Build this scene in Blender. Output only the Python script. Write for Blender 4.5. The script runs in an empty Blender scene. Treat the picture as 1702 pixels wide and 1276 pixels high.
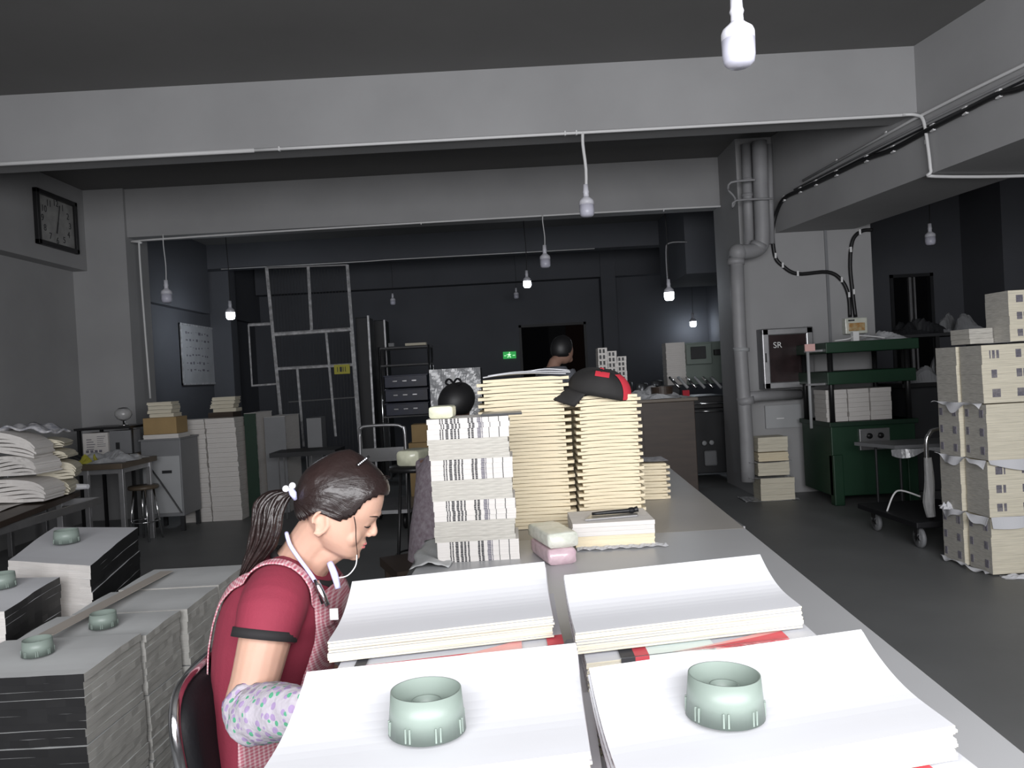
import bpy, bmesh, math, random
from mathutils import Vector, Matrix, Euler
random.seed(7)
RAD = math.radians
sc = bpy.context.scene
COL = sc.collection
# ------------------------------------------------------------------ camera
FPX = 1280.0; CAMH = 1.45
pit = RAD(.63); rol = RAD(3.1)
Fv = Vector((0, math.cos(pit), -math.sin(pit)))
r0 = Vector((1, 0, 0)); u0 = r0.cross(Fv)
Rv = r0*math.cos(rol) - u0*math.sin(rol); Uv = Rv.cross(Fv)
cam = bpy.data.cameras.new('camera'); camo = bpy.data.objects.new('camera', cam); COL.objects.link(camo)
m3 = Matrix((Rv, Uv, -Fv)).transposed()
camo.matrix_world = Matrix.Translation((0, 0, CAMH)) @ m3.to_4x4()
cam.sensor_width = 36; cam.lens = 36*FPX/1702; cam.clip_start = .02; cam.clip_end = 80
sc.camera = camo
# ------------------------------------------------------------------ world, light, exposure
w = bpy.data.worlds.new('world'); sc.world = w; w.use_nodes = True
w.node_tree.nodes['Background'].inputs[0].default_value = (.75, .85, 1, 1)
w.node_tree.nodes['Background'].inputs[1].default_value = 1.0
sc.view_settings.view_transform = 'Standard'; sc.view_settings.look = 'None'
sc.view_settings.gamma = 1; sc.view_settings.use_curve_mapping = False
sc.view_settings.exposure = 0.0
def area(name, loc, rot, sx, sy, e, col=(1, 1, 1), spread=180):
    l = bpy.data.lights.new(name, 'AREA'); l.shape = 'RECTANGLE'; l.size = sx; l.size_y = sy; l.energy = e; l.color = col
    l.spread = RAD(spread)
    o = bpy.data.objects.new(name, l); COL.objects.link(o); o.location = loc; o.rotation_euler = rot; return o
# daylight coming in through the wide window opening behind the camera
area('window_daylight', (.6, -1.15, 2.05), (RAD(85), 0, RAD(3)), 5.4, 1.8, 330, (1, .99, 1.0))
# ------------------------------------------------------------------ place finder: a photo direction met with a real distance
def at(px, py, Y):
    d = Fv*FPX + Rv*(px-851) + Uv*(638-py)
    return Vector((0, 0, CAMH)) + d*(Y/d.y)
def atz(px, py, z):
    d = Fv*FPX + Rv*(px-851) + Uv*(638-py)
    return Vector((0, 0, CAMH)) + d*((z-CAMH)/d.z)
# ------------------------------------------------------------------ materials
def mat(name, col, rough=.6, metal=0, noise=0, nscale=8, bump=0, bscale=60, stretch=(1, 1, 1), col2=None, spec=.5, emit=None, es=0, trans=0, alpha=1, coat=0, contrast=None):
    m = bpy.data.materials.new(name); m.use_nodes = True
    nt = m.node_tree; N = nt.nodes; L = nt.links; b = N['Principled BSDF']
    b.inputs['Base Color'].default_value = (*col, 1); b.inputs['Roughness'].default_value = rough
    b.inputs['Metallic'].default_value = metal; b.inputs['Specular IOR Level'].default_value = spec
    if emit: b.inputs['Emission Color'].default_value = (*emit, 1); b.inputs['Emission Strength'].default_value = es
    if trans: b.inputs['Transmission Weight'].default_value = trans
    if alpha < 1: b.inputs['Alpha'].default_value = alpha
    if coat: b.inputs['Coat Weight'].default_value = coat
    tc = N.new('ShaderNodeTexCoord'); mp = N.new('ShaderNodeMapping'); mp.inputs['Scale'].default_value = stretch
    L.new(tc.outputs['Object'], mp.inputs[0])
    if noise or col2:
        n = N.new('ShaderNodeTexNoise'); n.inputs['Scale'].default_value = nscale; n.inputs['Detail'].default_value = 5
        L.new(mp.outputs[0], n.inputs['Vector'])
        r = N.new('ShaderNodeValToRGB')
        c2 = col2 or tuple(c*(1-noise) for c in col)
        lo, hi = contrast or (.32, .68)
        r.color_ramp.elements[0].position = lo; r.color_ramp.elements[1].position = hi
        r.color_ramp.elements[0].color = (*c2, 1); r.color_ramp.elements[1].color = (*col, 1)
        L.new(n.outputs[0], r.inputs[0]); L.new(r.outputs[0], b.inputs['Base Color'])
    if bump:
        n2 = N.new('ShaderNodeTexNoise'); n2.inputs['Scale'].default_value = bscale; n2.inputs['Detail'].default_value = 4
        L.new(mp.outputs[0], n2.inputs['Vector'])
        bp = N.new('ShaderNodeBump'); bp.inputs['Strength'].default_value = bump; bp.inputs['Distance'].default_value = .01
        L.new(n2.outputs[0], bp.inputs['Height']); L.new(bp.outputs[0], b.inputs['Normal'])
    return m
M = {}
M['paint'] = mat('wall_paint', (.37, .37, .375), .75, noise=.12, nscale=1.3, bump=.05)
M['paint_shaded'] = mat('blue_grey_wall_paint_shaded', (.10, .105, .12), .8, noise=.12, nscale=1.3, bump=.05)  # blue-grey tint, darkened to stand in for light falling off towards the rear
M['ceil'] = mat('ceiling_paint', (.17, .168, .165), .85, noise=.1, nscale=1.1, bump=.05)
M['floor'] = mat('floor_concrete', (.20, .205, .207), .5, noise=.22, nscale=1.1, bump=.08, bscale=25)
M['conduit'] = mat('conduit_plastic', (.72, .72, .72), .45)
M['pipe'] = mat('pipe_plastic', (.33, .33, .34), .5, noise=.12, nscale=6)
M['cable'] = mat('black_cable', (.012, .012, .013), .45)
M['laminate'] = mat('table_laminate', (.47, .475, .485), .35, noise=.06, nscale=3)
M['laminate2'] = mat('table_laminate_brown', (.38, .36, .335), .4, noise=.08, nscale=3)
M['paper'] = mat('white_paper', (.62, .625, .65), .7, noise=.03, nscale=5)
M['edge'] = mat('cream_page_edges', (.80, .745, .60), .8, noise=.28, nscale=6, stretch=(1, 1, 60), bump=.25, bscale=30)
M['cream'] = mat('cream_book_paper', (.82, .72, .52), .8, noise=.14, nscale=5, stretch=(1, 1, 50), bump=.3, bscale=25)
M['cream_d'] = mat('cream_book_spine', (.80, .74, .60), .8, noise=.3, nscale=9, stretch=(1, 1, 6))
M['wedge'] = mat('white_page_edges', (.74, .71, .68), .8, noise=.14, nscale=6, stretch=(1, 1, 70), bump=.25, bscale=30)
M['graypaper'] = mat('grey_page_edges', (.47, .46, .43), .85, noise=.22, nscale=14, stretch=(1, 1, 40), bump=.3, bscale=30)
M['graytop'] = mat('grey_white_sheet', (.52, .53, .53), .8, noise=.08, nscale=9)
M['newsgray'] = mat('speckled_fore_edge', (.57, .55, .50), .85, col2=(.40, .385, .35), nscale=18, stretch=(1, 1, 14), bump=.2, bscale=40)
M['mark'] = mat('printed_spine_mark', (.045, .045, .05), .7)
M['mark_g'] = mat('grey_printed_mark', (.22, .21, .25), .7, noise=.4, nscale=120)
M['black'] = mat('black_cover_paper', (.012, .012, .013), .55, noise=.3, nscale=10)
M['red'] = mat('red_printed_sheet', (.62, .08, .10), .6, noise=.15, nscale=10)
M['pinkred'] = mat('pink_printed_sheet', (.80, .35, .33), .65, col2=(.62, .62, .58), nscale=7)
M['mint'] = mat('pale_mint_sheet', (.72, .80, .76), .7)
M['green_core'] = mat('sage_plastic', (.225, .275, .245), .42, noise=.05, nscale=10)
M['metal'] = mat('grey_metal', (.45, .45, .46), .35, .8, noise=.15, nscale=12)
M['chrome'] = mat('chrome', (.75, .75, .76), .16, 1)
M['whitebar'] = mat('galvanised_bar', (.80, .80, .82), .35, .3, noise=.5, nscale=18)
M['blackm'] = mat('black_metal', (.015, .015, .016), .4, .2)
M['plasticblack'] = mat('black_vinyl', (.010, .010, .012), .55, spec=.3, bump=.1, bscale=90)
M['green'] = mat('green_machine_paint', (.006, .042, .018), .5, noise=.2, nscale=5)
M['greend'] = mat('dark_green_paint', (.006, .032, .016), .5, noise=.2, nscale=5)
M['card'] = mat('cardboard', (.38, .26, .12), .8, noise=.12, nscale=8)
M['brown'] = mat('dark_brown_wood', (.05, .032, .022), .5, noise=.3, nscale=4, stretch=(1, 1, 8))
M['doorblack'] = mat('black_door_leaf', (.006, .006, .007), .9, spec=.05)
M['redbrown'] = mat('dark_red_brown_door', (.014, .008, .007), .9, spec=.05)
M['dark'] = mat('dark_panel', (.02, .021, .024), .55, noise=.3, nscale=4)
M['grey'] = mat('grey_panel', (.22, .225, .235), .5, noise=.12, nscale=3)
M['lightgrey'] = mat('light_grey_panel', (.42, .43, .44), .5, noise=.08, nscale=3)
M['plastic'] = mat('crumpled_plastic_film', (.55, .56, .58), .22, noise=.4, nscale=14, bump=.9, bscale=22, coat=.5)
M['plastic_c'] = mat('clear_plastic_film', (.8, .8, .8), .15, trans=.6, bump=.8, bscale=25)
M['skin'] = None
M['hair'] = mat('dark_brown_hair', (.022, .012, .011), .36, noise=.55, nscale=9, stretch=(1, 1, 1), bump=.35, bscale=40, spec=.55)
M['hair2'] = mat('black_hair', (.008, .008, .009), .5)
M['shirt'] = mat('crimson_polo_fabric', (.22, .02, .043), .85, noise=.1, nscale=14, bump=.1, bscale=220)
M['blackfab'] = mat('black_fabric', (.012, .011, .012), .85)
M['denim'] = mat('dark_trousers', (.03, .035, .05), .85)
M['lilac'] = mat('lilac_ribbon', (.52, .53, .80), .6)
M['glass'] = mat('dark_glass', (.004, .004, .005), .6, spec=.08)
M['bulbw'] = mat('white_bulb_plastic', (.72, .72, .78), .35)
M['bulbd'] = mat('frosted_bulb_dome', (.62, .62, .72), .3)
M['bulblit'] = mat('lit_bulb_dome', (1, 1, 1), .3, emit=(.85, .92, 1), es=30)
M['exit'] = mat('exit_sign_green', (.02, .35, .08), .5, emit=(.05, .8, .15), es=.35)
M['exitw'] = mat('exit_sign_pictogram', (.7, 1, .7), .5, emit=(.55, 1, .6), es=.9)
M['yellow'] = mat('yellow_card', (.45, .42, .05), .6)
M['blue'] = mat('blue_crate_plastic', (.006, .012, .05), .35, noise=.4, nscale=9)
M['wb'] = mat('whiteboard_surface', (.50, .51, .53), .3, noise=.15, nscale=5)
M['bluegrey'] = mat('patterned_blouse', (.35, .31, .34), .85, col2=(.22, .17, .2), nscale=40)
M['jacket'] = mat('grey_jacket', (.10, .105, .12), .85)
M['capred'] = mat('red_cap_fabric', (.55, .03, .05), .8)
M['capblack'] = mat('black_cap_fabric', (.018, .017, .017), .8, noise=.3, nscale=18)
M['packw'] = mat('white_wrapped_packet', (.78, .78, .70), .3, col2=(.60, .64, .55), nscale=16, bump=.5, bscale=25, coat=.4)
M['packp'] = mat('pink_wrapped_packet', (.66, .50, .54), .3, col2=(.55, .38, .44), nscale=18, bump=.5, bscale=25, coat=.4)
M['packy'] = mat('cream_wrapped_packet', (.85, .86, .66), .3, noise=.15, nscale=16, bump=.3, bscale=25, coat=.4)
M['pearl'] = mat('pearl', (.85, .85, .88), .12, coat=1)
M['lip'] = mat('lips', (.52, .16, .16), .45)
M['wood'] = mat('varnished_wood_top', (.13, .10, .07), .45, noise=.3, nscale=5)
M['amber'] = mat('amber_window', (.45, .2, .04), .3, col2=(.6, .5, .3), nscale=22)
M['fire'] = mat('dark_red_glass', (.035, .02, .021), .25, noise=.5, nscale=6)
M['tape'] = mat('white_label', (.8, .8, .8), .6)
M['pinktag'] = mat('pink_label', (.75, .45, .42), .6)
M['clockface'] = mat('clock_face', (.35, .35, .34), .4, noise=.3, nscale=9)
M['newsprint'] = mat('patterned_newsprint', (.60, .59, .60), .8, col2=(.22, .23, .27), nscale=28)

def gingham():
    m = bpy.data.materials.new('pink_gingham_fabric'); m.use_nodes = True
    nt = m.node_tree; N = nt.nodes; L = nt.links; b = N['Principled BSDF']; b.inputs['Roughness'].default_value = .85
    tc = N.new('ShaderNodeTexCoord'); sx = N.new('ShaderNodeSeparateXYZ'); L.new(tc.outputs['Object'], sx.inputs[0])
    outs = []
    for i, k in ((0, 1), (2, 1)):
        s = N.new('ShaderNodeMath'); s.operation = 'MULTIPLY'; s.inputs[1].default_value = 900; L.new(sx.outputs[i], s.inputs[0])
        t = N.new('ShaderNodeMath'); t.operation = 'SINE'; L.new(s.outputs[0], t.inputs[0])
        g = N.new('ShaderNodeMath'); g.operation = 'GREATER_THAN'; g.inputs[1].default_value = .25; L.new(t.outputs[0], g.inputs[0]); outs.append(g)
    a = N.new('ShaderNodeMath'); a.operation = 'ADD'; L.new(outs[0].outputs[0], a.inputs[0]); L.new(outs[1].outputs[0], a.inputs[1])
    h = N.new('ShaderNodeMath'); h.operation = 'MULTIPLY'; h.inputs[1].default_value = .5; L.new(a.outputs[0], h.inputs[0])
    mx = N.new('ShaderNodeMix'); mx.data_type = 'RGBA'; L.new(h.outputs[0], mx.inputs[0])
    mx.inputs[6].default_value = (.40, .11, .15, 1); mx.inputs[7].default_value = (.58, .42, .44, 1)
    L.new(mx.outputs[2], b.inputs['Base Color']); return m
M['gingham'] = gingham()
def floral():
    m = bpy.data.materials.new('floral_sleeve_fabric'); m.use_nodes = True
    nt = m.node_tree; N = nt.nodes; L = nt.links; b = N['Principled BSDF']; b.inputs['Roughness'].default_value = .8
    tc = N.new('ShaderNodeTexCoord')
    def spots(scale, off, thr, prev, col):
        mp = N.new('ShaderNodeMapping'); mp.inputs['Location'].default_value = off; L.new(tc.outputs['Object'], mp.inputs[0])
        nz = N.new('ShaderNodeTexNoise'); nz.inputs['Scale'].default_value = 60; L.new(mp.outputs[0], nz.inputs['Vector'])
        v = N.new('ShaderNodeTexVoronoi'); v.inputs['Scale'].default_value = scale; v.inputs['Randomness'].default_value = .45; L.new(mp.outputs[0], v.inputs['Vector'])
        ad = N.new('ShaderNodeMath'); ad.operation = 'MULTIPLY_ADD'; ad.inputs[1].default_value = .25; L.new(nz.outputs[0], ad.inputs[0]); L.new(v.outputs['Distance'], ad.inputs[2])
        g = N.new('ShaderNodeMath'); g.operation = 'LESS_THAN'; g.inputs[1].default_value = thr; L.new(ad.outputs[0], g.inputs[0])
        mx = N.new('ShaderNodeMix'); mx.data_type = 'RGBA'; L.new(g.outputs[0], mx.inputs[0]); mx.inputs[7].default_value = (*col, 1)
        if prev is None: mx.inputs[6].default_value = (.46, .43, .48, 1)
        else: L.new(prev, mx.inputs[6])
        return mx.outputs[2]
    o = spots(50, (0, 0, 0), .46, None, (.35, .26, .44)); o = spots(48, (.31, .17, .23), .37, o, (.09, .36, .21))
    L.new(o, b.inputs['Base Color'])
    n2 = N.new('ShaderNodeTexNoise'); n2.inputs['Scale'].default_value = 45; L.new(tc.outputs['Object'], n2.inputs['Vector'])
    bp = N.new('ShaderNodeBump'); bp.inputs['Strength'].default_value = .5; bp.inputs['Distance'].default_value = .01
    L.new(n2.outputs[0], bp.inputs['Height']); L.new(bp.outputs[0], b.inputs['Normal'])
    return m
M['floral'] = floral()

# ------------------------------------------------------------------ mesh helper
class MB:
    def __init__(s): s.v = []; s.f = []; s.m = []
    def add(s, vs, fs, mi=0):
        o = len(s.v); s.v += [tuple(v) for v in vs]; s.f += [tuple(i+o for i in f) for f in fs]; s.m += [mi]*len(fs); return s
    def box(s, x0, x1, y0, y1, z0, z1, mi=0, rot=None, piv=None):
        vs = [Vector((x, y, z)) for z in (z0, z1) for y in (y0, y1) for x in (x0, x1)]
        if rot is not None:
            p = Vector(piv) if piv is not None else Vector(((x0+x1)/2, (y0+y1)/2, (z0+z1)/2)); e = Euler(rot).to_matrix()
            vs = [p + e @ (v-p) for v in vs]
        return s.add(vs, [(0, 2, 3, 1), (4, 5, 7, 6), (0, 1, 5, 4), (1, 3, 7, 5), (3, 2, 6, 7), (2, 0, 4, 6)], mi)
    def prism(s, pts, z0, z1, mi=0):
        n = len(pts); vs = [(p[0], p[1], z0) for p in pts]+[(p[0], p[1], z1) for p in pts]
        return s.add(vs, [tuple(range(n-1, -1, -1)), tuple(range(n, 2*n))]+[(i, (i+1) % n, n+(i+1) % n, n+i) for i in range(n)], mi)
    def hull8(s, bot, top, mi=0):   # four bottom corners and four top corners, same winding
        vs = list(bot)+list(top)
        return s.add(vs, [(3, 2, 1, 0), (4, 5, 6, 7)]+[(i, (i+1) % 4, 4+(i+1) % 4, 4+i) for i in range(4)], mi)
    def tube(s, pts, r, n=10, mi=0, sub=1, flat=None):
        P = [Vector(p) for p in pts]; rr = list(r) if isinstance(r, (list, tuple)) else [r]*len(P)
        if sub > 1 and len(P) > 2:
            Q = []; RR = []
            for i in range(len(P)-1):
                a = P[max(i-1, 0)]; b = P[i]; c = P[i+1]; d = P[min(i+2, len(P)-1)]
                for k in range(sub):
                    t = k/sub
                    Q.append(.5*((2*b)+(c-a)*t+(2*a-5*b+4*c-d)*t*t+(3*b-a-3*c+d)*t**3)); RR.append(rr[i]+(rr[i+1]-rr[i])*t)
            Q.append(P[-1]); RR.append(rr[-1]); P = Q; rr = RR
        vs = []; prev = None
        for i, p in enumerate(P):
            t = (P[min(i+1, len(P)-1)]-P[max(i-1, 0)])
            t = t.normalized() if t.length > 1e-9 else Vector((0, 0, 1))
            if prev is None:
                prev = t.orthogonal().normalized()
                if flat: prev = (Vector(flat)-t*Vector(flat).dot(t)).normalized()
            prev = (prev - t*prev.dot(t)).normalized(); bn = t.cross(prev)
            for k in range(n):
                a = 2*math.pi*k/n; vs.append(p+(prev*math.cos(a)+bn*math.sin(a))*rr[i])
        fs = [(i*n+k, i*n+(k+1) % n, (i+1)*n+(k+1) % n, (i+1)*n+k) for i in range(len(P)-1) for k in range(n)]
        fs += [tuple(range(n-1, -1, -1)), tuple((len(P)-1)*n+k for k in range(n))]
        return s.add(vs, fs, mi)
    def lathe(s, prof, c=(0, 0, 0), n=32, mi=0, closed=True):
        c = Vector(c); vs = []; m = len(prof)
        for k in range(n):
            a = 2*math.pi*k/n
            for r, z in prof: vs.append(c+Vector((r*math.cos(a), r*math.sin(a), z)))
        fs = [(k*m+i, ((k+1) % n)*m+i, ((k+1) % n)*m+i+1, k*m+i+1) for k in range(n) for i in range(m-1)]
        if closed: fs += [((k)*m+m-1, ((k+1) % n)*m+m-1, ((k+1) % n)*m, k*m) for k in range(n)]
        return s.add(vs, fs, mi)
    def ell(s, c, r, n=16, mi=0, rot=None):
        c = Vector(c); vs = []; e = rot if rot is not None else Matrix.Identity(3)
        r = r if isinstance(r, (tuple, list)) else (r, r, r); m = n//2
        for j in range(1, m):
            ph = math.pi*j/m
            for k in range(n):
                a = 2*math.pi*k/n; vs.append(c+e @ Vector((r[0]*math.sin(ph)*math.cos(a), r[1]*math.sin(ph)*math.sin(a), r[2]*math.cos(ph))))
        vs += [c+e @ Vector((0, 0, r[2])), c-e @ Vector((0, 0, r[2]))]; T = len(vs)-2
        fs = [(j*n+k, (j+1)*n+k, (j+1)*n+(k+1) % n, j*n+(k+1) % n) for j in range(m-2) for k in range(n)]
        fs += [(T, k, (k+1) % n) for k in range(n)]+[(T+1, (m-2)*n+(k+1) % n, (m-2)*n+k) for k in range(n)]
        return s.add(vs, fs, mi)
    def grid(s, fn, nu, nv, mi=0):
        vs = [fn(i/nu, j/nv) for j in range(nv+1) for i in range(nu+1)]
        return s.add(vs, [(j*(nu+1)+i, j*(nu+1)+i+1, (j+1)*(nu+1)+i+1, (j+1)*(nu+1)+i) for j in range(nv) for i in range(nu)], mi)
    def loft(s, rings, mi=0, caps=True):
        n = len(rings[0]); vs = [p for r in rings for p in r]
        fs = [(i*n+k, i*n+(k+1) % n, (i+1)*n+(k+1) % n, (i+1)*n+k) for i in range(len(rings)-1) for k in range(n)]
        if caps: fs += [tuple(range(n-1, -1, -1)), tuple((len(rings)-1)*n+k for k in range(n))]
        return s.add(vs, fs, mi)
    def mesh(s, name, mats, smooth=False):
        me = bpy.data.meshes.new(name); me.from_pydata(s.v, [], s.f)
        for m in (mats if isinstance(mats, (list, tuple)) else [mats]): me.materials.append(M[m] if isinstance(m, str) else m)
        me.polygons.foreach_set('material_index', s.m)
        if smooth: me.polygons.foreach_set('use_smooth', [True]*len(s.f))
        me.update(); return me
    def build(s, name, mats, parent=None, smooth=False, bevel=0, world=False, fixn=True, seg=2):
        if world and parent is not None:
            l = parent.matrix_basis.inverted()
            pp = parent.parent
            while pp is not None: l = l @ pp.matrix_basis.inverted(); pp = pp.parent
            s.v = [tuple(l @ Vector(v)) for v in s.v]
        me = s.mesh(name, mats, smooth)
        if fixn:
            bm = bmesh.new(); bm.from_mesh(me); bmesh.ops.recalc_face_normals(bm, faces=bm.faces); bm.to_mesh(me); bm.free()
        o = bpy.data.objects.new(name, me); COL.objects.link(o)
        if parent is not None: o.parent = parent
        if bevel:
            b = o.modifiers.new('bevel', 'BEVEL'); b.width = bevel; b.segments = seg; b.limit_method = 'ANGLE'
        return o
def thing(name, label, cat, loc=(0, 0, 0), rz=0, group=None):
    o = bpy.data.objects.new(name, None); COL.objects.link(o); o.empty_display_size = .1
    o.location = loc; o.rotation_euler = (0, 0, rz); return tag(o, label, cat, group)
def tag(o, label, cat, group=None):
    o['label'] = label; o['category'] = cat
    if group: o['group'] = group
    return o
def struct(o): o['kind'] = 'structure'; return o
def solo(mb, name, mats, label, cat, loc=None, rz=0, group=None, **k):
    """one-mesh thing; vertices are given relative to loc"""
    o = mb.build(name, mats, **k); tag(o, label, cat, group)
    if loc is not None: o.location = loc; o.rotation_euler = (0, 0, rz)
    return o
def dup(root, loc, rz=None, label=None, group=None, rot=None, scale=None):
    r = root.copy(); COL.objects.link(r); r.location = loc
    if rz is not None: r.rotation_euler = (0, 0, rz)
    if rot is not None: r.rotation_euler = rot
    if scale: r.scale = scale
    if label: r['label'] = label
    if group: r['group'] = group
    for ch in [c for c in root.children]:
        c = ch.copy(); COL.objects.link(c); c.parent = r
        for g in [q for q in ch.children]:
            d = g.copy(); COL.objects.link(d); d.parent = c
    return r
ORD = ['topmost', 'second', 'third', 'fourth', 'fifth', 'sixth', 'seventh', 'eighth', 'ninth', 'tenth', 'eleventh', 'twelfth', 'thirteenth', 'fourteenth', 'fifteenth', 'sixteenth', 'seventeenth', 'eighteenth', 'nineteenth', 'twentieth']
def ordn(i):
    if i < 20: return ORD[i]
    t, u = divmod(i+1, 10); T = {2: 'twenty', 3: 'thirty', 4: 'forty', 5: 'fifty'}[t]
    if u == 0: return T[:-1]+'ieth'
    return T+'-'+['', 'first', 'second', 'third', 'fourth', 'fifth', 'sixth', 'seventh', 'eighth', 'ninth'][u]
def fromtop(i): return 'topmost' if i == 0 else ordn(i)+' from the top'
rnd = random.uniform

# ------------------------------------------------------------------ the setting
HC = 3.9
struct(MB().box(-5.4, 8.4, -1.6, 15.7, -.1, 0).build('floor', 'floor'))
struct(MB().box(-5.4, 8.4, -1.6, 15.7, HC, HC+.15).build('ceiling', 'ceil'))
struct(MB().box(-5.3, -5.1, -1.6, 9.3, 0, HC).build('wall_left', 'paint'))
struct(MB().box(-5.3, -5.1, 9.3, 15.7, 0, HC).build('wall_left_rear', 'paint_shaded'))  # rear stretch of the left wall, split off to carry shade in its colour
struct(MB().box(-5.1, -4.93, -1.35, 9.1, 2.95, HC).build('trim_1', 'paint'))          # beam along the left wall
struct(MB().box(-5.1, -4.98, 9.65, 12.9, 2.75, HC).build('trim_2', 'paint_shaded'))
struct(MB().box(-5.1, -4.98, 13.5, 15.5, 2.75, HC).build('trim_3', 'paint_shaded'))
mb = MB()
DX0, DX1 = at(865, 600, 15.5).x, at(977, 600, 15.5).x; DZ = 2.45
mb.box(-5.3, DX0, 15.5, 15.7, 0, HC); mb.box(DX1, 4.3, 15.5, 15.7, 0, HC); mb.box(DX0, DX1, 15.5, 15.7, DZ, HC)
struct(mb.build('wall_back', 'paint_shaded'))
struct(MB().box(8.2, 8.4, -1.6, 15.7, 0, HC).build('wall_right', 'paint'))
mb = MB()                                                                # wall behind the camera with its wide window opening
mb.box(-5.3, -2.4, -1.6, -1.35, 0, HC); mb.box(3.8, 8.3, -1.6, -1.35, 0, HC); mb.box(-2.4, 3.8, -1.6, -1.35, 0, 1.0); mb.box(-2.4, 3.8, -1.6, -1.35, 3.4, HC)
struct(mb.build('wall_front', 'paint'))
mb = MB()
for x in (-2.4, -.35, 1.7, 3.74): mb.box(x, x+.06, -1.52, -1.44, 1, 3.4)
mb.box(-2.4, 3.8, -1.52, -1.44, 1, 1.06); mb.box(-2.4, 3.8, -1.52, -1.44, 3.34, 3.4)
struct(mb.build('window_1', 'metal'))
# cross beams
B1Y, B1Z = 6.17, 3.37; B2Y, B2Z = 9.15, 3.33; B3Y, B3Z = 12.9, 3.5
struct(MB().box(-4.93, 3.41, B1Y, B1Y+.30, B1Z, HC).build('trim_4', 'paint'))
struct(MB().box(-4.5, 2.85, B2Y, B2Y+.30, B2Z, HC).build('trim_5', 'paint'))
struct(MB().box(-5.1, 4.0, B3Y, B3Y+.30, B3Z, HC).build('trim_6', 'paint_shaded'))
struct(MB().box(-4.95, 3.2, 15.2, 15.5, 3.3, HC).build('trim_7', 'paint_shaded'))
# columns on the left wall
struct(MB().box(-5.1, -4.46, 9.1, 9.65, 0, HC).build('trim_8', 'paint'))
struct(MB().box(-5.1, -4.75, 13.2, 13.5, 0, HC).build('trim_9', 'paint_shaded'))
# pilaster and column far right of the back wall
px0, px1 = at(1000, 500, 15.2).x, at(1024, 500, 15.2).x
struct(MB().box(px0, px1, 15.15, 15.5, 0, HC).build('trim_10', 'paint_shaded'))
# big right-hand beam / duct: skewed to the room
s1 = lambda y: 3.51-.165*(y-5.175)
mb = MB(); ys, ye = 1.0, 8.46
mb.prism([(s1(ys), ys), (s1(ye), ye), (s1(ye)+.86, ye), (s1(ys)+.86, ys)], 2.85, HC)
struct(mb.build('trim_11', 'paint'))
# wall pier behind the press and pipes
cx0, cx1 = at(1243, 600, 8.45).x, at(1450, 450, 8.45).x
struct(MB().box(cx0-.02, cx1, 8.45, 9.45, 0, HC).build('trim_12', 'paint'))
struct(MB().box(cx0+.9, cx0+.93, 8.435, 8.45, 0, 2.85).build('trim_13', 'grey'))
# side wall from the pier to the back, and room beyond it on the right
struct(MB().box(4.0, 4.2, 9.45, 15.5, 0, HC).build('wall_partition', 'paint_shaded'))
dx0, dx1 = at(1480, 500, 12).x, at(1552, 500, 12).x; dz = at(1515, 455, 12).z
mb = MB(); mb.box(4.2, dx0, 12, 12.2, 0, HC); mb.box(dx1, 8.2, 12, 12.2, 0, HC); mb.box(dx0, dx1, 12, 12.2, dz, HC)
struct(mb.build('wall_side_room', 'paint_shaded'))
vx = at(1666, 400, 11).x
struct(MB().box(vx, 8.2, 11, 12, 0, HC).build('trim_14', 'paint_shaded'))
# doors
d1 = bpy.data.objects.new('door_1', None); COL.objects.link(d1); struct(d1); d1.location = (DX0, 15.5, 0)
mb = MB(); mb.box(0, .05, -.02, .12, 0, DZ); mb.box(DX1-DX0-.05, DX1-DX0, -.02, .12, 0, DZ); mb.box(0, DX1-DX0, -.02, .12, DZ-.05, DZ); mb.build('door_frame', 'dark', d1)
lf = MB().box(.05, .44*(DX1-DX0), .08, .12, 0, DZ-.05).build('door_leaf', 'doorblack', d1)
MB().tube([(.42*(DX1-DX0), .06, .98), (.42*(DX1-DX0), .06, 1.15)], .012).build('door_handle', 'chrome', lf)
lf = MB().box(.70*(DX1-DX0), DX1-DX0-.05, .08, .12, 0, DZ-.05).build('door_leaf', 'redbrown', d1)
MB().tube([(.73*(DX1-DX0), .06, .98), (.73*(DX1-DX0), .06, 1.15)], .012).build('door_handle', 'chrome', lf)
MB().box(.44*(DX1-DX0), .70*(DX1-DX0), .10, .12, 0, DZ-.05).build('door_pane', 'glass', d1)
d2 = bpy.data.objects.new('door_2', None); COL.objects.link(d2); struct(d2); d2.location = (dx0, 12, 0); W = dx1-dx0
mb = MB(); mb.box(0, .05, -.02, .1, 0, dz); mb.box(W-.05, W, -.02, .1, 0, dz); mb.box(0, W, -.02, .1, dz-.05, dz); mb.build('door_frame', 'dark', d2)
MB().box(.05, W-.05, .08, .1, 0, dz-.05).build('door_pane', 'glass', d2)
mb = MB(); mb.box(W*.46, W*.52, .02, .07, 0, dz-.05); mb.box(W*.57, W*.61, .02, .07, 0, dz-.05); mb.build('door_rail', 'metal', d2)

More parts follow.
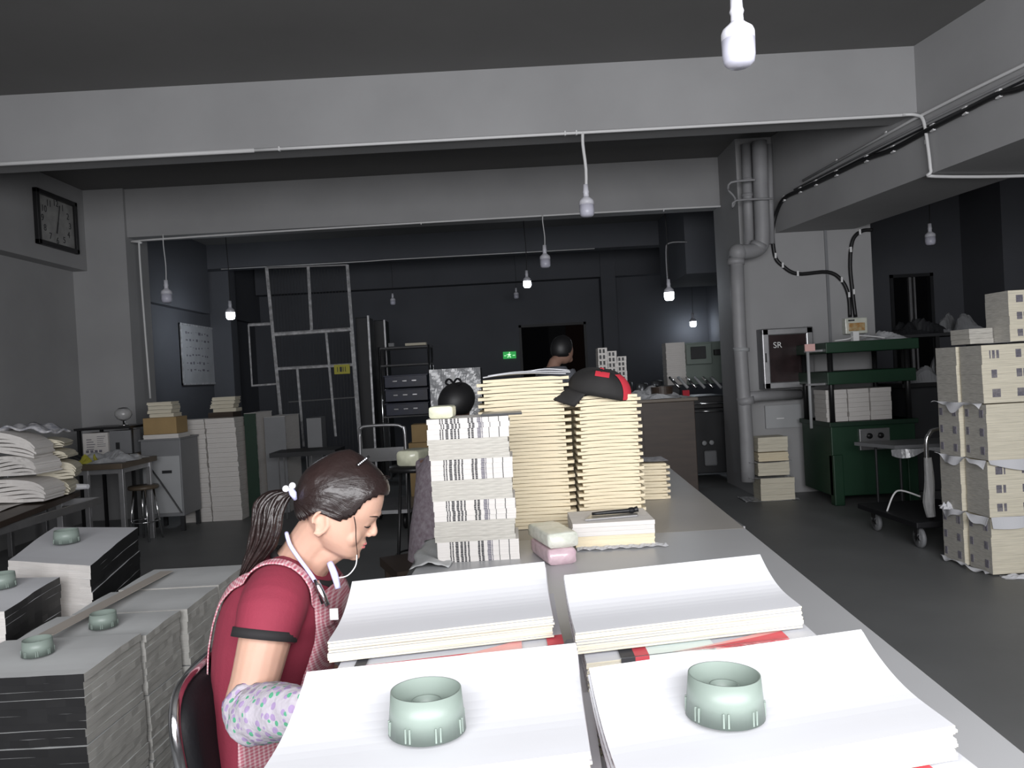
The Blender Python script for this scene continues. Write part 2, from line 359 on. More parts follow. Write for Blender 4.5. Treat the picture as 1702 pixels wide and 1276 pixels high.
# ------------------------------------------------------------------ conduits, cables, pipes
def conduit(name, pts, r, m, label, cat, sub=1, n=8, clips=None, cm='conduit'):
    p0 = Vector(pts[0]); t = thing(name, label, cat, p0)
    MB().tube([Vector(p)-p0 for p in pts], r, n, sub=sub).build('run', m, t, smooth=True)
    if clips:
        for p in clips:
            p = Vector(p)-p0
            MB().box(p.x-r*.5, p.x+r*.5, p.y-r*1.2, p.y+r*1.2, p.z-r*1.35, p.z+r*1.35).build('clip', cm, t, bevel=.002)
    return t
b1 = B1Y-.012
conduit('conduit', [(-4.9, b1, 3.352), (-1.95, b1, 3.352)], .017, 'conduit', 'bright white thick conduit along left half of the nearest beam', 'conduit')
conduit('conduit', [(-1.95, b1, 3.352), (.55, b1, 3.352), (3.0, b1, 3.352), (3.22, b1-.01, 3.352), (3.31, b1-.05, 3.33), (3.335, b1-.1, 3.26), (3.34, b1-.14, 3.0), (3.35, b1-.14, 2.86), (3.40, b1-.1, 2.83), (4.2, b1+.05, 2.83), (4.5, b1+.05, 2.86)], .013, 'conduit', 'thin grey conduit along right half of nearest beam, bending under the right beam', 'conduit', sub=4,
        clips=[(-1.75, b1, 3.352), (.53, b1, 3.352), (.62, b1, 3.352), (3.335, b1-.12, 3.1)])
b2 = B2Y-.012
conduit('conduit', [at(250, 662, b2), at(232, 425, b2), at(236, 404, b2), at(255, 398, b2), at(700, 370, b2), at(1212, 342, b2), at(1218, 350, b2), at(1218, 385, b2), at(1224, 430, b2)], .012, 'conduit',
        'white conduit along the second beam, turning down the left column', 'conduit', sub=4, clips=[at(1103, 349, b2), at(700, 371, b2)])
b3 = B3Y-.012
conduit('conduit', [(-4.75, b3, 3.485), (-2.3, b3, 3.485), (-2.0, b3, 3.492), (1.5, b3, 3.492)], .009, 'conduit', 'thin dim conduit along the third beam', 'conduit')
conduit('conduit', [at(1110, 475, 11.035), at(1107, 420, 11.035), at(1112, 404, 11.035), at(1142, 402, 11.035)], .01, 'pipe', 'short dark arched conduit above the lit bulb right of centre', 'conduit', sub=4)
# cables along the right beam's face
def rbf(px, py, off=.02):     # where a line of sight meets the skewed face of the right beam
    d = Fv*FPX+Rv*(px-851)+Uv*(638-py); n = Vector((1, .165, 0)); c = 3.51+.165*5.175-off
    return Vector((0, 0, CAMH))+d*((c)/(d.x+.165*d.y))
conduit('conduit', [rbf(1335, 300), rbf(1515, 200), rbf(1610, 152), rbf(1701, 108), rbf(1790, 62)], .013, 'conduit', 'light grey conduit running topmost along the right beam', 'conduit', clips=[rbf(1472, 222), rbf(1390, 268)])
conduit('conduit', [rbf(1320, 315, .018), rbf(1520, 212, .018), rbf(1701, 124, .018), rbf(1790, 80, .018)], .009, 'pipe', 'thin grey conduit just below the topmost one on the right beam', 'conduit')
conduit('conduit', [rbf(1315, 322, .018), rbf(1520, 220, .018), rbf(1701, 134, .018), rbf(1790, 90, .018)], .009, 'dark', 'thin dark wire bundle just above the black cable on the right beam', 'cable')
yb = 8.43
bc = [rbf(1790, 100, .03), rbf(1701, 145, .03), rbf(1660, 156, .03), rbf(1604, 184, .03), rbf(1550, 212, .03), rbf(1484, 248, .03), rbf(1440, 264, .03), rbf(1390, 288, .03), rbf(1356, 304, .03), rbf(1330, 316, .03), rbf(1303, 330, .03), rbf(1290, 355, .03), at(1284, 385, yb-.02), at(1288, 425, yb), at(1300, 441, yb), at(1325, 455, yb), at(1375, 452, yb), at(1398, 465, yb), at(1410, 490, yb), at(1413, 527, yb)]
conduit('power_cable', bc, .021, 'cable', 'thick black cable sagging from the right beam to the fuse box', 'cable', sub=5, n=10,
        clips=[bc[i] for i in (2, 3, 4, 5, 6, 7, 8, 9, 10, 13, 14, 15, 17, 18)], cm='tape')
bc = [at(1450, 382, yb), at(1432, 384, yb), at(1417, 400, yb), at(1413, 440, yb), at(1417, 485, yb), at(1422, 527, yb)]
conduit('power_cable', bc, .021, 'cable', 'thick black cable from the pier corner down into the fuse box', 'cable', sub=5, n=10, clips=[at(1428, 386, yb), at(1413, 415, yb), at(1418, 485, yb)], cm='tape')
# drain pipes
t = thing('drain_pipe', 'thick grey vertical drain pipe in front of the right pier with elbow', 'pipe', at(1245, 715, 8.2))
mb = MB(); mb.tube([at(1262, 235, 8.2), at(1265, 330, 8.2), at(1267, 395, 8.2), at(1262, 412, 8.2), at(1245, 418, 8.15), at(1228, 418, 8.12)], .077, 18, sub=4); mb.build('upper_pipe', 'pipe', t, True, world=True)
MB().ell(at(1226, 420, 8.12), .095, 18).build('elbow', 'pipe', t, True, world=True)
MB().tube([at(1224, 425, 8.12), at(1229, 560, 8.1), at(1240, 720, 8.1), at(1243, 800, 8.1)], .072, 18, sub=2).build('lower_pipe', 'pipe', t, True, world=True)
MB().tube([at(1223, 430, 8.12), at(1223, 440, 8.12)], .09, 18).build('collar', 'pipe', t, True, world=True)
MB().tube([at(1262, 405, 8.2), at(1258, 414, 8.2)], .092, 18).build('collar', 'pipe', t, True, world=True)
MB().tube([at(1232, 578, 8.1), at(1232, 584, 8.1)], .084, 18).build('collar', 'lightgrey', t, True, world=True)
MB().tube([at(1238, 660, 8.1), at(1240, 672, 8.1)], .09, 18).build('collar', 'pipe', t, True, world=True)
MB().tube([at(1240, 660, 8.12), at(1262, 658, 8.2), at(1330, 655, 8.35)], .055, 14).build('branch_pipe', 'pipe', t, True, world=True)
t = thing('drain_pipe', 'thinner grey pipe left of the thick drain pipe at the pier', 'pipe', at(1240, 400, 8.32))
MB().tube([at(1240, 240, 8.32), at(1243, 330, 8.32), at(1246, 412, 8.32)], .055, 14).build('pipe_run', 'pipe', t, True, world=True)
for y0 in (297, 322, 408): MB().tube([at(1243, y0, 8.32), at(1243, y0+5, 8.32)], .066, 14).build('collar', 'pipe', t, True, world=True)
t = thing('drain_pipe', 'slim grey pipe right of the thick drain pipe at the pier', 'pipe', at(1279, 400, 8.38))
MB().tube([at(1278, 240, 8.38), at(1282, 405, 8.38)], .035, 12).build('pipe_run', 'pipe', t, True, world=True)
conduit('wire', [at(1210, 315, 8.15), at(1215, 303, 8.1), at(1250, 299, 8.1), at(1255, 299, 8.1)], .012, 'pipe', 'short bent wire loop left of the drain pipes near the second beam', 'wire', sub=3)
conduit('wire', [at(1210, 316, 8.15), at(1222, 330, 8.12), at(1218, 345, 8.1), at(1224, 333, 8.08), at(1285, 330, 8.08)], .011, 'pipe', 'loose wire tied around the drain pipes', 'wire', sub=3)

# ------------------------------------------------------------------ bulbs
def bulb(px, py, Y, zt, s, lit, label, cordtop, m='conduit', cr=.006, power=1.3):
    p = at(px, py, Y)           # centre of the bulb body
    t = thing('pendant_bulb', label, 'light bulb', (p.x, p.y, p.z-.07*s))
    ct = cordtop-(p.z-.07*s)
    MB().tube([(0, 0, .14*s), (.01, 0, .14*s+(ct-.14*s)*.4), (-.004, 0, .14*s+(ct-.14*s)*.8), (0, 0, ct)], cr, 8, sub=3).build('cord', m, t, True)
    MB().lathe([(.0, .20*s), (.016*s, .20*s), (.017*s, .165*s), (.020*s, .155*s), (.017*s, .145*s), (.018*s, .12*s), (.0, .12*s)], n=20).build('socket', 'bulbw', t, True)
    MB().lathe([(0, .125*s), (.02*s, .125*s), (.024*s, .12*s), (.042*s, .105*s), (.046*s, .095*s), (.046*s, .075*s), (0, .075*s)], n=24).build('housing', 'bulbw', t, True)
    d = MB().lathe([(0, .078*s), (.046*s, .078*s), (.045*s, .03*s), (.041*s, .012*s), (.030*s, .002*s), (0, 0)], n=24, closed=False).build('dome', 'bulblit' if lit else 'bulbd', t, True)
    if lit:
        l = bpy.data.lights.new('bulb_light', 'POINT'); l.energy = power; l.shadow_soft_size = .05*s; l.color = (.85, .92, 1)
        lo = bpy.data.objects.new('bulb_light', l); COL.objects.link(lo); lo.location = p-Vector((0, 0, .10*s)); lo.parent = None
    return t
bulb(1227, 70, 1.78, 0, .82, 0, 'large unlit white bulb hanging nearest, at the top of the view', HC, cr=.012)
bulb(975, 342, 6.158, 0, 1.3, 0, 'unlit bulb on a thick white cord under the nearest beam', 3.353, cr=.013)
bulb(906, 432, 9.1, 0, 1.35, 0, 'unlit bulb hanging from the second beam, centre', 3.32)
bulb(876, 468, 11.7, 0, 1.3, 1, 'lit bulb above the dark double door', HC, 'cable', power=1.3)
bulb(1112, 487, 10.2, 0, 1.4, 1, 'lit bulb under the arched conduit, right of centre', HC, 'cable', power=1.3)
bulb(1152, 535, 15.1, 0, 1.35, 1, 'small lit bulb low at far right, beside the drain pipes', HC, 'cable', cr=.004, power=4)
bulb(383, 520, 11.6, 0, 1.4, 1, 'lit bulb at far left beside the whiteboard', HC, 'cable', power=14)
bulb(277, 490, 9.13, 0, 1.35, 0, 'unlit bulb hanging left, beside the left column', 3.34)
bulb(653, 500, 13.5, 0, 1.0, 0, 'tiny unlit bulb hanging far back, above the chrome rack', HC, 'cable', cr=.004)
bulb(858, 490, 14.4, 0, 1.0, 0, 'tiny unlit bulb far back, below the lit bulb over the double door', HC, 'cable', cr=.004)
bulb(1546, 395, 9.3, 0, 1.3, 0, 'unlit bulb alone at the right above the side doorway', HC, 'cable')

# ------------------------------------------------------------------ clock, whiteboard, exit sign, fuse box, hose cabinet
YC = (8.0, 8.9); zc = (3.11, 3.70)
t = thing('wall_clock', 'square black-framed wall clock high on the left wall', 'clock', (-4.93, 8.50, zc[0]))
h = zc[1]-zc[0]
mb = MB(); mb.box(0, .05, -.38, -.33, 0, h); mb.box(0, .05, .33, .38, 0, h); mb.box(0, .05, -.38, .38, 0, .05); mb.box(0, .05, -.38, .38, h-.05, h); mb.build('frame', 'blackm', t, bevel=.006)
MB().box(.005, .02, -.33, .33, .05, h-.05).build('clock_face', 'clockface', t)
# numerals: text curves turned onto the face
def text(s, size, parent, loc, rot, m, name='lettering', ext=.001):
    c = bpy.data.curves.new(name, 'FONT'); c.body = s; c.size = size; c.extrude = ext; c.align_x = 'CENTER'; c.align_y = 'CENTER'
    c.materials.append(M[m]); o = bpy.data.objects.new(name, c); COL.objects.link(o); o.parent = parent; o.location = loc; o.rotation_euler = rot
    dg = bpy.context.evaluated_depsgraph_get(); dg.update(); me = bpy.data.meshes.new_from_object(o.evaluated_get(dg))
    o2 = bpy.data.objects.new(name, me); COL.objects.link(o2); o2.parent = parent; o2.location = loc; o2.rotation_euler = rot
    bpy.data.objects.remove(o); return o2
for n in range(1, 13):
    a = 2*math.pi*n/12
    text(str(n), .10, t, (.022, 0.255*math.sin(a), h/2+.205*math.cos(a)), (RAD(90), 0, RAD(90)), 'mark', 'numeral')
MB().box(.024, .028, -.006, .006, 0, .2, rot=(RAD(-14), 0, 0), piv=(.024, 0, 0)).build('minute_hand', 'mark', t).location = (0, .02, h/2)
MB().box(.024, .028, -.009, .009, 0, .13, rot=(RAD(165), 0, 0), piv=(.024, 0, 0)).build('hour_hand', 'mark', t).location = (0, .02, h/2)
wy0, wy1 = 5.08*1280/(851-303)*.985, 0
def lw(px, py, X=-5.09):
    d = Fv*FPX+Rv*(px-851)+Uv*(638-py); return Vector((0, 0, CAMH))+d*(X/d.x)
a = lw(303, 640); b = lw(354, 545)
t = thing('whiteboard', 'whiteboard with faint writing on the dark left wall', 'whiteboard', (-5.1, a.y, a.z)); L_ = b.y-a.y; H_ = b.z-a.z
MB().box(0, .02, 0, L_, 0, H_).build('board', 'wb', t)
mb = MB(); mb.box(0, .035, 0, .04, 0, H_); mb.box(0, .03, L_-.04, L_, 0, H_); mb.box(0, .03, 0, L_, H_-.03, H_); mb.box(0, .03, 0, L_, 0, .03); mb.build('frame', 'whitebar', t)
mb = MB()
for j in range(6):
    y = .2
    while y < L_-.3:
        l = rnd(.03, .09); mb.box(.021, .023, y, y+l, H_*.85-j*.12+rnd(-.02, .02), H_*.85-j*.12+.012+rnd(0, .02)); y += l+rnd(.03, .09)
mb.build('handwriting', 'mark_g', t)
p = at(847, 590, 15.47)
t = thing('exit_sign', 'small glowing green exit sign left of the double door', 'sign', (p.x, 15.5, p.z-.07))
MB().box(-.13, .13, -.03, 0, 0, .14).build('sign_box', 'exit', t)
mb = MB(); mb.box(-.025, .01, -.034, -.03, .06, .10); mb.box(-.01, .01, -.034, -.03, .11, .13); mb.box(-.04, -.02, -.034, -.03, .02, .06, rot=(0, .5, 0)); mb.box(0, .02, -.034, -.03, .02, .06, rot=(0, -.5, 0))
mb.box(-.06, .03, -.034, -.03, .075, .088); mb.box(.06, .11, -.034, -.03, .055, .068); mb.box(-.11, -.07, -.034, -.03, .055, .068); mb.build('pictogram', 'exitw', t)
a = at(1400, 556, 8.45); b = at(1435, 528, 8.45)
t = thing('fuse_box', 'cream fuse box with amber cover on the pier above the green press', 'fuse box', (a.x, 8.45, a.z)); W = b.x-a.x; H_ = b.z-a.z
MB().box(0, W, -.09, 0, 0, H_).build('casing', 'packw', t, bevel=.008)
MB().box(W*.14, W*.86, -.105, -.085, H_*.18, H_*.68).build('breaker_cover', 'amber', t, bevel=.004)
MB().box(W*.14, W*.42, -.093, -.088, H_*.8, H_*.9).build('label', 'mark', t)
a = at(1262, 650, 8.45); b = at(1340, 547, 8.45)
t = thing('hose_cabinet', 'aluminium framed glass fire hose cabinet on the right pier', 'cabinet', (a.x, 8.45, a.z+.02)); W = b.x-a.x; H_ = b.z-a.z
MB().box(0, W, -.16, 0, 0, H_).build('cabinet_box', 'grey', t)
mb = MB(); f_ = .075; mb.box(0, f_, -.19, -.15, 0, H_); mb.box(W-f_, W, -.19, -.15, 0, H_); mb.box(0, W, -.19, -.15, 0, f_); mb.box(0, W, -.19, -.15, H_-f_, H_)
dr = mb.build('door_frame', 'metal', t, bevel=.012)
MB().box(f_, W-f_, -.172, -.162, f_, H_-f_).build('pane', 'fire', dr)
MB().box(.02, .035, -.2, -.185, H_*.45, H_*.6).build('latch', 'blackm', dr)
text('SR', .09, dr, (f_+.09, -.175, H_*.72), (RAD(90), 0, 0), 'tape')
a = at(1272, 712, 8.45); b = at(1330, 671, 8.45)
solo(MB().box(0, b.x-a.x, -.03, 0, 0, b.z-a.z).box(.12, .2, -.034, -.03, .1, .11, mi=1), 'access_panel', ['lightgrey', 'tape'], 'flat grey access panel low on the pier beneath the hose cabinet', 'panel', (a.x, 8.45, a.z))

# ------------------------------------------------------------------ work tables
def table(name, label, pts, zt, th, topm, legs, legm='metal', rail=True):
    cx = sum(p[0] for p in pts)/len(pts); cy = sum(p[1] for p in pts)/len(pts)
    t = thing(name, label, 'table', (cx, cy, 0))
    q = [(p[0]-cx, p[1]-cy) for p in pts]
    MB().prism(q, zt-th, zt).build('tabletop', topm, t, bevel=.003)
    for (x, y) in legs: MB().box(x-cx-.022, x-cx+.022, y-cy-.022, y-cy+.022, 0, zt-th).build('leg', legm, t, bevel=.003)
    if rail:
        xs = [l[0]-cx for l in legs]; yy = [l[1]-cy for l in legs]
        mb = MB(); mb.box(min(xs), max(xs), min(yy)-.01, min(yy)+.01, zt-th-.05, zt-th); mb.box(min(xs), max(xs), max(yy)-.01, max(yy)+.01, zt-th-.05, zt-th)
        mb.box(min(xs)-.01, min(xs)+.01, min(yy), max(yy), zt-th-.05, zt-th); mb.box(max(xs)-.01, max(xs)+.01, min(yy), max(yy), zt-th-.05, zt-th); mb.build('apron_rail', legm, t)
    return t
TZ = .78
xr = lambda y: .815+.0537*(y-1.27); xl = lambda y: -.381+.0537*(y-2.742)
table('work_table', 'long light grey work table holding sheet piles in the foreground', [(xl(.62), .62), (xr(.62), .62), (xr(3.12), 3.12), (xl(3.12), 3.12)], TZ, .03, 'laminate', [(xl(.75)+.08, .75), (xr(.75)-.08, .75), (xr(3.0)-.08, 3.0), (xl(3.0)+.08, 3.0)])
table('work_table', 'brownish grey work table behind, carrying tall cream book stacks', [(xl(3.121), 3.121), (xr(3.121), 3.121), (xr(5.5), 5.5), (xl(5.5), 5.5)], TZ-.0005, .03, 'laminate2', [(xl(3.3)+.08, 3.3), (xr(3.3)-.08, 3.3), (xr(5.4)-.08, 5.4), (xl(5.4)+.08, 5.4)])

# ------------------------------------------------------------------ curved sheet piles in the foreground
def curve(v, amp):          # v 0 = front edge, 1 = back edge
    return amp*1.12*max(0, v)**2.6 + .004*math.cos(v*3.1)
SHEAR = .15      # the piles have slumped a little sideways
def sheet_bundle(w, d, t, n, amp, seed, mats=('paper', 'edge', 'mark'), topm=0, jx=.0022, blackmarks=True):
    """a bundle of n folded sheets following one sagging curve"""
    R = random.Random(seed); mb = MB(); nv = 14; hh = t/n
    for k in range(n):
        z0 = k*hh; z1 = z0+hh*.93; ox = R.uniform(-jx, jx); oy = R.uniform(-jx*1.6, jx*1.6)
        if k == n-1: ox = oy = 0; 
        vs = []
        for j in range(nv+1):
            v = j/nv; zc_ = curve(v, amp)
            for (x, z) in ((-w/2, z0), (w/2, z0), (w/2, z1), (-w/2, z1)):
                wob = .0012*math.sin(3*x*7+k)+ .0010*math.sin(9*v+k*1.3)
                vs.append((x+ox+SHEAR*(v-.5)*d, -d/2+v*d+oy, z+zc_+wob*.5))
        q = []; mi = []
        for j in range(nv):
            o = j*4
            q.append((o+3, o+2, o+6, o+7)); mi.append(0)
            q.append((o+0, o+4, o+5, o+1)); mi.append(0)
            q.append((o+1, o+5, o+6, o+2)); mi.append(2 if blackmarks else 1)
            q.append((o+0, o+3, o+7, o+4)); mi.append(2 if blackmarks else 1)
        q.append((0, 1, 2, 3)); mi.append(1); o = nv*4; q.append((o, o+3, o+2, o+1)); mi.append(1)
        b0 = len(mb.v); mb.v += vs; mb.f += [tuple(i+b0 for i in f) for f in q]; mb.m += mi
    return mb
M['sidedark'] = mat('inked_section_folds', (.42, .40, .42), .8, col2=(.05, .04, .05), nscale=16, stretch=(1, 6, 40), contrast=(.42, .56))
M['sidered'] = mat('red_section_folds', (.60, .10, .14), .8, col2=(.25, .03, .05), nscale=12, stretch=(1, 3, 40))
piles = [  # name, corner px (bl, br, fr, fl) at z
    ('nearest right pile', (985, 1120), (1425, 1062), (1572, 1190), (1040, 1315), 'sidedark'),
    ('nearest left pile by the woman\'s sleeve', (505, 1125), (950, 1086), (968, 1232), (430, 1333), 'sidered'),
    ('farther left pile below the woman\'s face', (585, 975), (905, 942), (915, 1020), (545, 1068), 'sidered'),
    ('farther right pile on the table', (938, 965), (1258, 930), (1333, 1003), (958, 1053), 'sidedark')]
tops = []
for pi, (nm, bl, br, fr, fl, sm) in enumerate(piles):
    bl, br = atz(*bl, 1.037), atz(*br, 1.037); fr, fl = atz(*fr, 1.005), atz(*fl, 1.005)
    cx = (bl.x+br.x+fr.x+fl.x)/4; cy = (bl.y+br.y+fr.y+fl.y)/4
    ux = ((br-bl)+(fr-fl)); ang = math.atan2(ux.y, ux.x)
    w_ = ((br-bl).length+(fr-fl).length)/2; d_ = ((bl-fl).length+(br-fr).length)/2
    ang -= RAD(3); d_ = max(.20, min(d_, .26)); w_ = max(.39, min(w_, .42))
    print('PILE', nm, round(cx, 3), round(cy, 3), round(math.degrees(ang), 1), round(w_, 3), round(d_, 3))
    z = TZ; hs = [.04, .038, .044, .058, .038]
    zz = z+.002
    for k in range(5):
        top = k == 4
        amp = .046 if top else .03*k/4+.008
        sub = hs[k]
        ox = 0 if top else rnd(-.012, .012); oy = 0 if top else rnd(-.012, .008)
        if k == 3: oy = -.028; ox = .012
        sd = sheet_bundle(w_, d_, sub-(.0 if top else .006), 10 if not top else 11, amp, pi*10+k)
        o = solo(sd, 'sheet_bundle', ['paper', 'edge', sm if k != 2 else 'sidedark'], 'folded white sheets, %s in the %s' % (fromtop(4-k), nm), 'paper bundle', (cx+ox*math.cos(ang)-oy*math.sin(ang), cy+ox*math.sin(ang)+oy*math.cos(ang), zz), ang+rnd(-.02, .02)*(0 if top else 1), 'folded sheet bundles piled on the near table')
        o.rotation_euler.y = -RAD(.4)*(k/4)
        if k == 3:
            # the printed cover sheet lying on top of the fourth bundle, showing at the front
            g = MB(); mats = ['paper', 'pinkred', 'red', 'mint', 'mark']
            zt_ = sub-.0052; yf = -d_/2
            def strip(x0, x1, y1, mi, lift=0, drop=.0, sw=0):
                def fn(u, v):
                    x = x0+(x1-x0)*u; yy = yf-.0015+v*y1*(u**sw if sw else 1); vv = (yy-yf)/d_
                    return (x+SHEAR*(vv-.5)*d_, yy, zt_+curve(max(0, vv), .03*3/4+.008)+.0008+lift)
                g.grid(fn, 16, 4, mi)
                g.grid(lambda u, v: (x0+(x1-x0)*u-SHEAR*.5*d_, yf-.003, zt_+.004+lift-v*drop*(u**sw if sw else 1)), 16, 1, mi)
            if pi in (0, 3):
                strip(-w_/2+.06, -w_/2+.085, .05, 4, .0004, .03); strip(-w_/2+.085, -w_/2+.11, .05, 2, .0004, .03)
                strip(-w_/2+.11, .02, .06, 3, .0004, .02); strip(-.06, .155, .055, 1, .0012, .016, 1.4); strip(-.03, .155, .035, 2, .002, .016, 1.6)
            else:
                strip(-w_/2+.03, -w_/2+.05, .05, 4, .0004, .01); strip(-w_/2+.05, .12, .012, 2, .0004, .012)
                strip(0, .125, .05, 1, .0012, .02, 1.3); strip(w_/2-.03, w_/2, .05, 2, .001, .03)
            g.build('printed_cover_sheet', mats, o, fixn=False)
        zz += sub
    tops.append((cx, cy, ang, w_, d_, zz))
# ------------------------------------------------------------------ sage green paper-roll cores used as weights
def core_thing(label, loc, s=1.0, rx=0, simple=False):
    t = thing('paper_weight_core', label, 'plastic core', loc, 0, 'green plastic cores used as paper weights'); t.scale = (s, s, s); t.rotation_euler = (rx, 0, rnd(0, 6))
    MB().lathe([(.050, 0), (.0455, .052), (.0435, .052), (.0425, .022), (.019, .022), (.019, .038), (.0165, .038), (.0165, .006), (.046, .004)], n=48).build('core_body', 'green_core', t, True)
    for k in range(8):
        a = 2*math.pi*k/8
        for dd in (-.06, .06):
            MB().box(.0465, .0505, -.0012, .0012, .002, .020, rot=(0, 0, a+dd), piv=(0, 0, 0)).build('grip_rib', 'green_core', t, bevel=.0006)
    return t
p = atz(1207, 1190, 1.03); core_thing('sage green plastic core standing on the nearest right sheet pile', (p.x+.012, p.y+.052, 1.009), .98, RAD(2))
p = atz(706, 1218, 1.03); core_thing('sage green plastic core standing on the nearest left sheet pile', (p.x-.004, p.y+.055, 1.009), .98, RAD(2))

# ------------------------------------------------------------------ striped-spine stack
def books_striped(w, d, h, marks=True, seed=0, n=4):
    R = random.Random(seed); mb = MB(); hh = h
    mb.box(-w/2, w/2, 0, d, 0, h*.985)
    if marks:
        for (a, b, mi) in ((.155, .17, 1), (.185, .20, 1), (.225, .26, 1), (.285, .315, 1), (.33, .355, 1), (.375, .395, 1), (.50, .525, 1), (.54, .57, 1), (.615, .66, 2), (.668, .68, 2), (.755, .762, 1), (.875, .885, 1)):
            x0 = -w/2+w*a; x1 = -w/2+w*b; m2 = 1
            if b-a < .012: mb.box(x0, x1, -.0006, .0, 0, h*.985, 1); continue
            sg = 3
            for k in range(sg):
                mb.box(x0+R.uniform(-.0006, .0006), x1, -.0008, .0, h*(k+.06)/sg, h*(k+.90)/sg, mi)
    return mb
sp = atz(727, 935, TZ); spr = atz(862, 930, TZ); sw_ = (spr-sp).length; stop = at(717, 697, 2.82).z
scx = (sp.x+spr.x)/2; scy = (sp.y+spr.y)/2; sang = 0.0
nl = 7; LH = (stop-TZ)/nl; proto = {}
for L_ in range(nl):
    striped = L_ % 2 == 0
    for k in range(4):
        z0 = TZ+L_*LH+k*LH/4; i_top = nl-1-L_
        lab = ('striped-spine cream book' if striped else 'grey fore-edge book')+' in the '+('top layer' if i_top == 0 else 'bottom layer' if i_top == 6 else ordn(i_top)+' layer from the top')+' of the striped stack'
        grp = 'striped stack, layer %s' % ordn(i_top)
        key = (striped, k)
        loc = (scx+rnd(-.003, .003)+(.004 if striped else -.002)-(.012*(L_/6)), scy+rnd(-.0015, .0015)+.0015, z0)
        if key not in proto:
            o = books_striped(sw_*(1.0 if striped else .985), .21, LH/4, striped, k).build('book', ['wedge', 'mark', 'mark_g'] if striped else ['newsgray', 'newsgray', 'newsgray'], bevel=0)
            proto[key] = o; o.location = loc; tag(o, lab, 'book', grp)
        else: o = dup(proto[key], loc, 0, lab, grp)
# on the striped stack
t = thing('ruler', 'dark flat steel ruler lying on the striped stack', 'ruler', (scx+.06, scy+.03, stop+.001), 0)
MB().box(-.02, .13, -.02, .14, 0, .008).build('blade', 'metal', t, bevel=.002)
MB().box(-.02, .13, -.0215, -.02, .001, .007).build('edge_strip', 'dark', t)
def packet(label, loc, sx, sy, sz, m, rz=0, grp=None):
    t = thing('wrapped_packet', label, 'packet', loc, rz, grp)
    mb = MB()
    N_ = 10
    def prof(u, v):
        a = 2*math.pi*u; e = .32; c, s_ = math.cos(a), math.sin(a)
        x = math.copysign(abs(c)**e, c)*sy/2; z = math.copysign(abs(s_)**e, s_)*sz/2+sz/2
        k = 1-.06*abs(2*v-1)**6
        return Vector(((v-.5)*sx+rnd(-.0006, .0006), x*k+rnd(-.001, .001), z*k+rnd(-.0008, .0008)+sz*.03))
    rings = [[prof(u/28, v/14) for u in range(28)] for v in range(15)]
    mb.loft(rings); mb.build('packet_body', m, t, True)
    mb = MB(); mb.box(sx/2-.001, sx/2+.003, -sy*.3, sy*.3, sz*.2, sz*.5, rot=(0, .25, 0)); mb.box(sx/2-.001, sx/2+.002, -sy*.35, sy*.35, sz*.55, sz*.85, rot=(0, -.25, 0))
    mb.build('end_flap', m, t); return t
packet('cream paper-wrapped packet on top of the striped stack', (scx-.105, scy+.07, stop+.001), .12, .09, .045, 'packy', RAD(88)); 
p = atz(925, 940, TZ)
packet('pink-wrapped packet lying on the table under the white one', (.115, 2.80, TZ), .24, .105, .055, 'packp', RAD(104))
packet('white plastic-wrapped packet on top of the pink packet', (.118, 2.815, TZ+.056), .245, .115, .052, 'packw', RAD(106))

# ------------------------------------------------------------------ cream book stacks
def cream_book(w, d, h, seed):
    """unbound book block lying flat: thin and tabbed at its spine end, thick at the other"""
    R = random.Random(seed); mb = MB(); nu = 10
    def sec(u):
        x = -w/2+w*u
        ht = h*.90*(1.0-.28*math.exp(-((u-.93)/.05)**2)) if u > .8 else h*.88*(1-.10*math.cos(u*math.pi))
        zc_ = .0022*math.sin(u*math.pi)
        fr = -d/2+(.0 if u < .86 else .018*(u-.86)/.14) + R.uniform(-.0012, .0012)
        return [(x, fr, zc_), (x, d/2, zc_), (x, d/2, zc_+ht), (x, fr, zc_+ht)]
    rings = [sec(u/nu) for u in range(nu+1)]
    mb.loft(rings); 
    # darker folded sections showing on the spine tab
    for k in range(3): mb.box(w/2, w/2+.0012, -d/2+.02, d/2-.004, h*(.12+k*.28), h*(.30+k*.28), 1)
    return mb
def cream_stack(cx, cy, z0, z1, w, d, n, lab, grp, lean=(0, 0), rzb=0, ztop=None):
    h = (z1-z0)/n; protos = [cream_book(w*.93, d, h*.99, 5), cream_book(w*.93, d, h*.99, 9)]
    mes = [p.mesh('book', ['cream', 'cream_d']) for p in protos]
    for me in mes:
        bm = bmesh.new(); bm.from_mesh(me); bmesh.ops.recalc_face_normals(bm, faces=bm.faces); bm.to_mesh(me); bm.free()
    for k in range(n):
        o = bpy.data.objects.new('book', mes[k % 2 ^ (random.random() < .1)]); COL.objects.link(o)
        flip = k % 2; f = k/max(1, n-1)
        o.location = (cx+(.5*w*.07)*(1 if not flip else -1)+lean[0]*f+rnd(-.0025, .0025), cy+lean[1]*f+rnd(-.003, .003), z0+k*h)
        o.rotation_euler = (0, RAD(.9)*(1 if flip else -1)*(1 if not flip else -1)*0+rnd(-.003, .003)*0, (math.pi if flip else 0)+rzb+rnd(-.012, .012))
        i = n-1-k
        tag(o, 'cream book, %s in %s' % (fromtop(i), lab), 'book', grp)
bgx = (at(800, 620, 3.35).x+at(942, 618, 3.35).x)/2
cream_stack(.052, 3.46, TZ, 1.438, .40, .26, 43, 'the widest cream stack', 'books of the widest cream stack', lean=(-.005, 0), rzb=0)
cream_stack(.405, 3.42, TZ, 1.345, .285, .24, 38, 'the cream stack under the cap', 'books of the cream stack under the cap', lean=(.003, 0))
cream_stack(.36, 3.80, TZ, 1.385, .33, .24, 38, 'the hidden cream stack behind the two tall ones', 'books of the cream stack behind', lean=(.0, 0))
